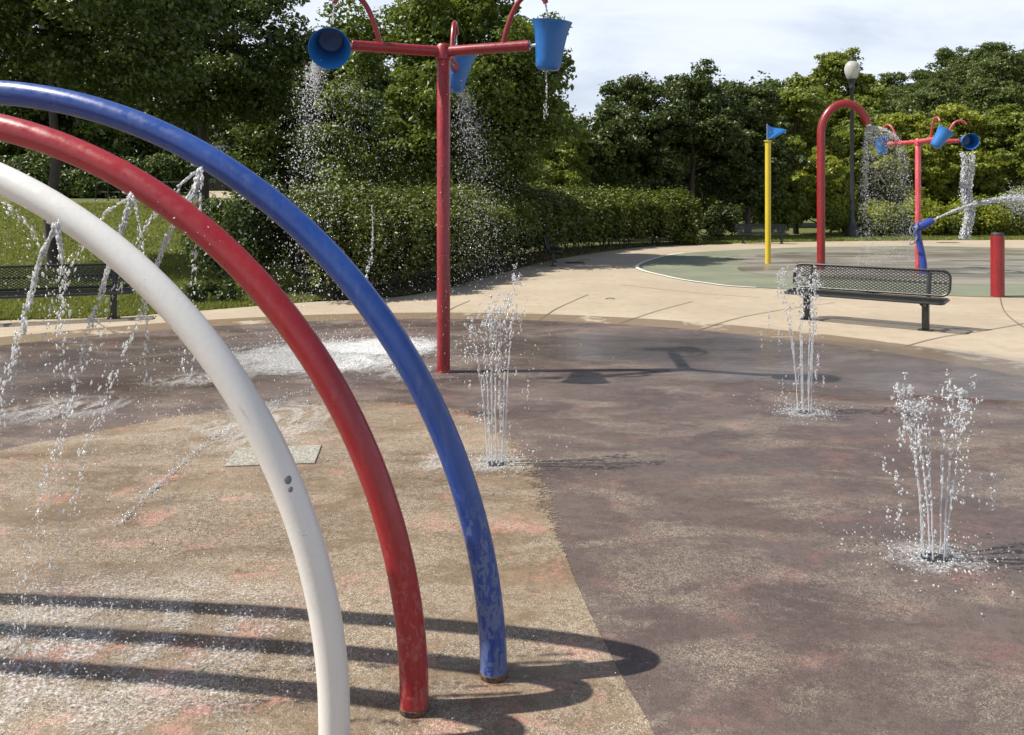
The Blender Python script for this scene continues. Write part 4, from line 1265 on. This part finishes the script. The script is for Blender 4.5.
# ------------------------------------------------------------------ sky, sun, camera
w = bpy.data.worlds.new('World'); sc.world = w; w.use_nodes = True
nt = w.node_tree; nt.nodes.clear()
def wn(t, **k):
    o = nt.nodes.new('ShaderNode' + t)
    for a_, b_ in k.items(): setattr(o, a_, b_)
    return o
SV = Vector((.764, .035, -1.0)).normalized()
el = math.asin(-SV.z)
sky = wn('TexSky', sky_type='NISHITA'); sky.sun_disc = False
sky.sun_elevation = el; sky.sun_rotation = math.atan2(-SV.x, -SV.y); sky.air_density = 1.0; sky.dust_density = 1.2; sky.ozone_density = 1.0
tc = wn('TexCoord'); mp = wn('Mapping'); mp.inputs['Scale'].default_value = (1.0, 1.0, 3.6); mp.inputs['Location'].default_value = (.35, .1, .3)
nt.links.new(tc.outputs['Generated'], mp.inputs[0])
nz = wn('TexNoise'); nz.inputs['Scale'].default_value = 2.3; nz.inputs['Detail'].default_value = 8; nz.inputs['Roughness'].default_value = .58; nz.inputs['Distortion'].default_value = .5
nt.links.new(mp.outputs[0], nz.inputs['Vector'])
mr = wn('MapRange', interpolation_type='SMOOTHSTEP')
for i_, v_ in zip((1, 2, 3, 4), (.32, .58, .56, .97)): mr.inputs[i_].default_value = v_
nt.links.new(nz.outputs['Fac'], mr.inputs[0])
sx = wn('SeparateXYZ'); nt.links.new(tc.outputs['Generated'], sx.inputs[0])
mh = wn('MapRange', interpolation_type='SMOOTHSTEP')
for i_, v_ in zip((1, 2, 3, 4), (.22, .60, 1.0, .12)): mh.inputs[i_].default_value = v_
nt.links.new(sx.outputs['Z'], mh.inputs[0])
mm = wn('Math', operation='MULTIPLY'); nt.links.new(mr.outputs[0], mm.inputs[0]); nt.links.new(mh.outputs[0], mm.inputs[1])
mx = wn('Mix', data_type='RGBA'); nt.links.new(mm.outputs[0], mx.inputs[0]); nt.links.new(sky.outputs[0], mx.inputs[6])
mx.inputs[7].default_value = (10.3, 11.1, 12.7, 1)
bg = wn('Background'); bg.inputs['Strength'].default_value = .065
nt.links.new(mx.outputs[2], bg.inputs['Color'])
ow = wn('OutputWorld'); nt.links.new(bg.outputs[0], ow.inputs[0])

sl = bpy.data.lights.new('sun', 'SUN'); sl.energy = 5.0; sl.angle = R_(.5); sl.color = (1, .945, .85)
so = bpy.data.objects.new('sun', sl); COL.objects.link(so); so.rotation_euler = SV.to_track_quat('-Z', 'Y').to_euler(); so.location = (-20, 0, 30)

cd = bpy.data.cameras.new('camera'); co = bpy.data.objects.new('camera', cd); COL.objects.link(co)
co.location = (0, 0, H); co.rotation_euler = (PI / 2, 0, 0)
cd.sensor_width = 36; cd.lens = F / 1024 * 36; cd.shift_y = -(367.5 - YH) / 1024
cd.clip_start = .05; cd.clip_end = 2000
sc.camera = co
sc.render.engine = 'CYCLES'
sc.view_settings.view_transform = 'Standard'; sc.view_settings.look = 'None'; sc.view_settings.exposure = 0.48; sc.view_settings.gamma = 1
cy = sc.cycles
cy.max_bounces = 8; cy.transparent_max_bounces = 24; cy.transmission_bounces = 6; cy.diffuse_bounces = 3; cy.glossy_bounces = 3
cy.use_denoising = True
cy.caustics_reflective = False; cy.caustics_refractive = False
cy.sample_clamp_indirect = 8
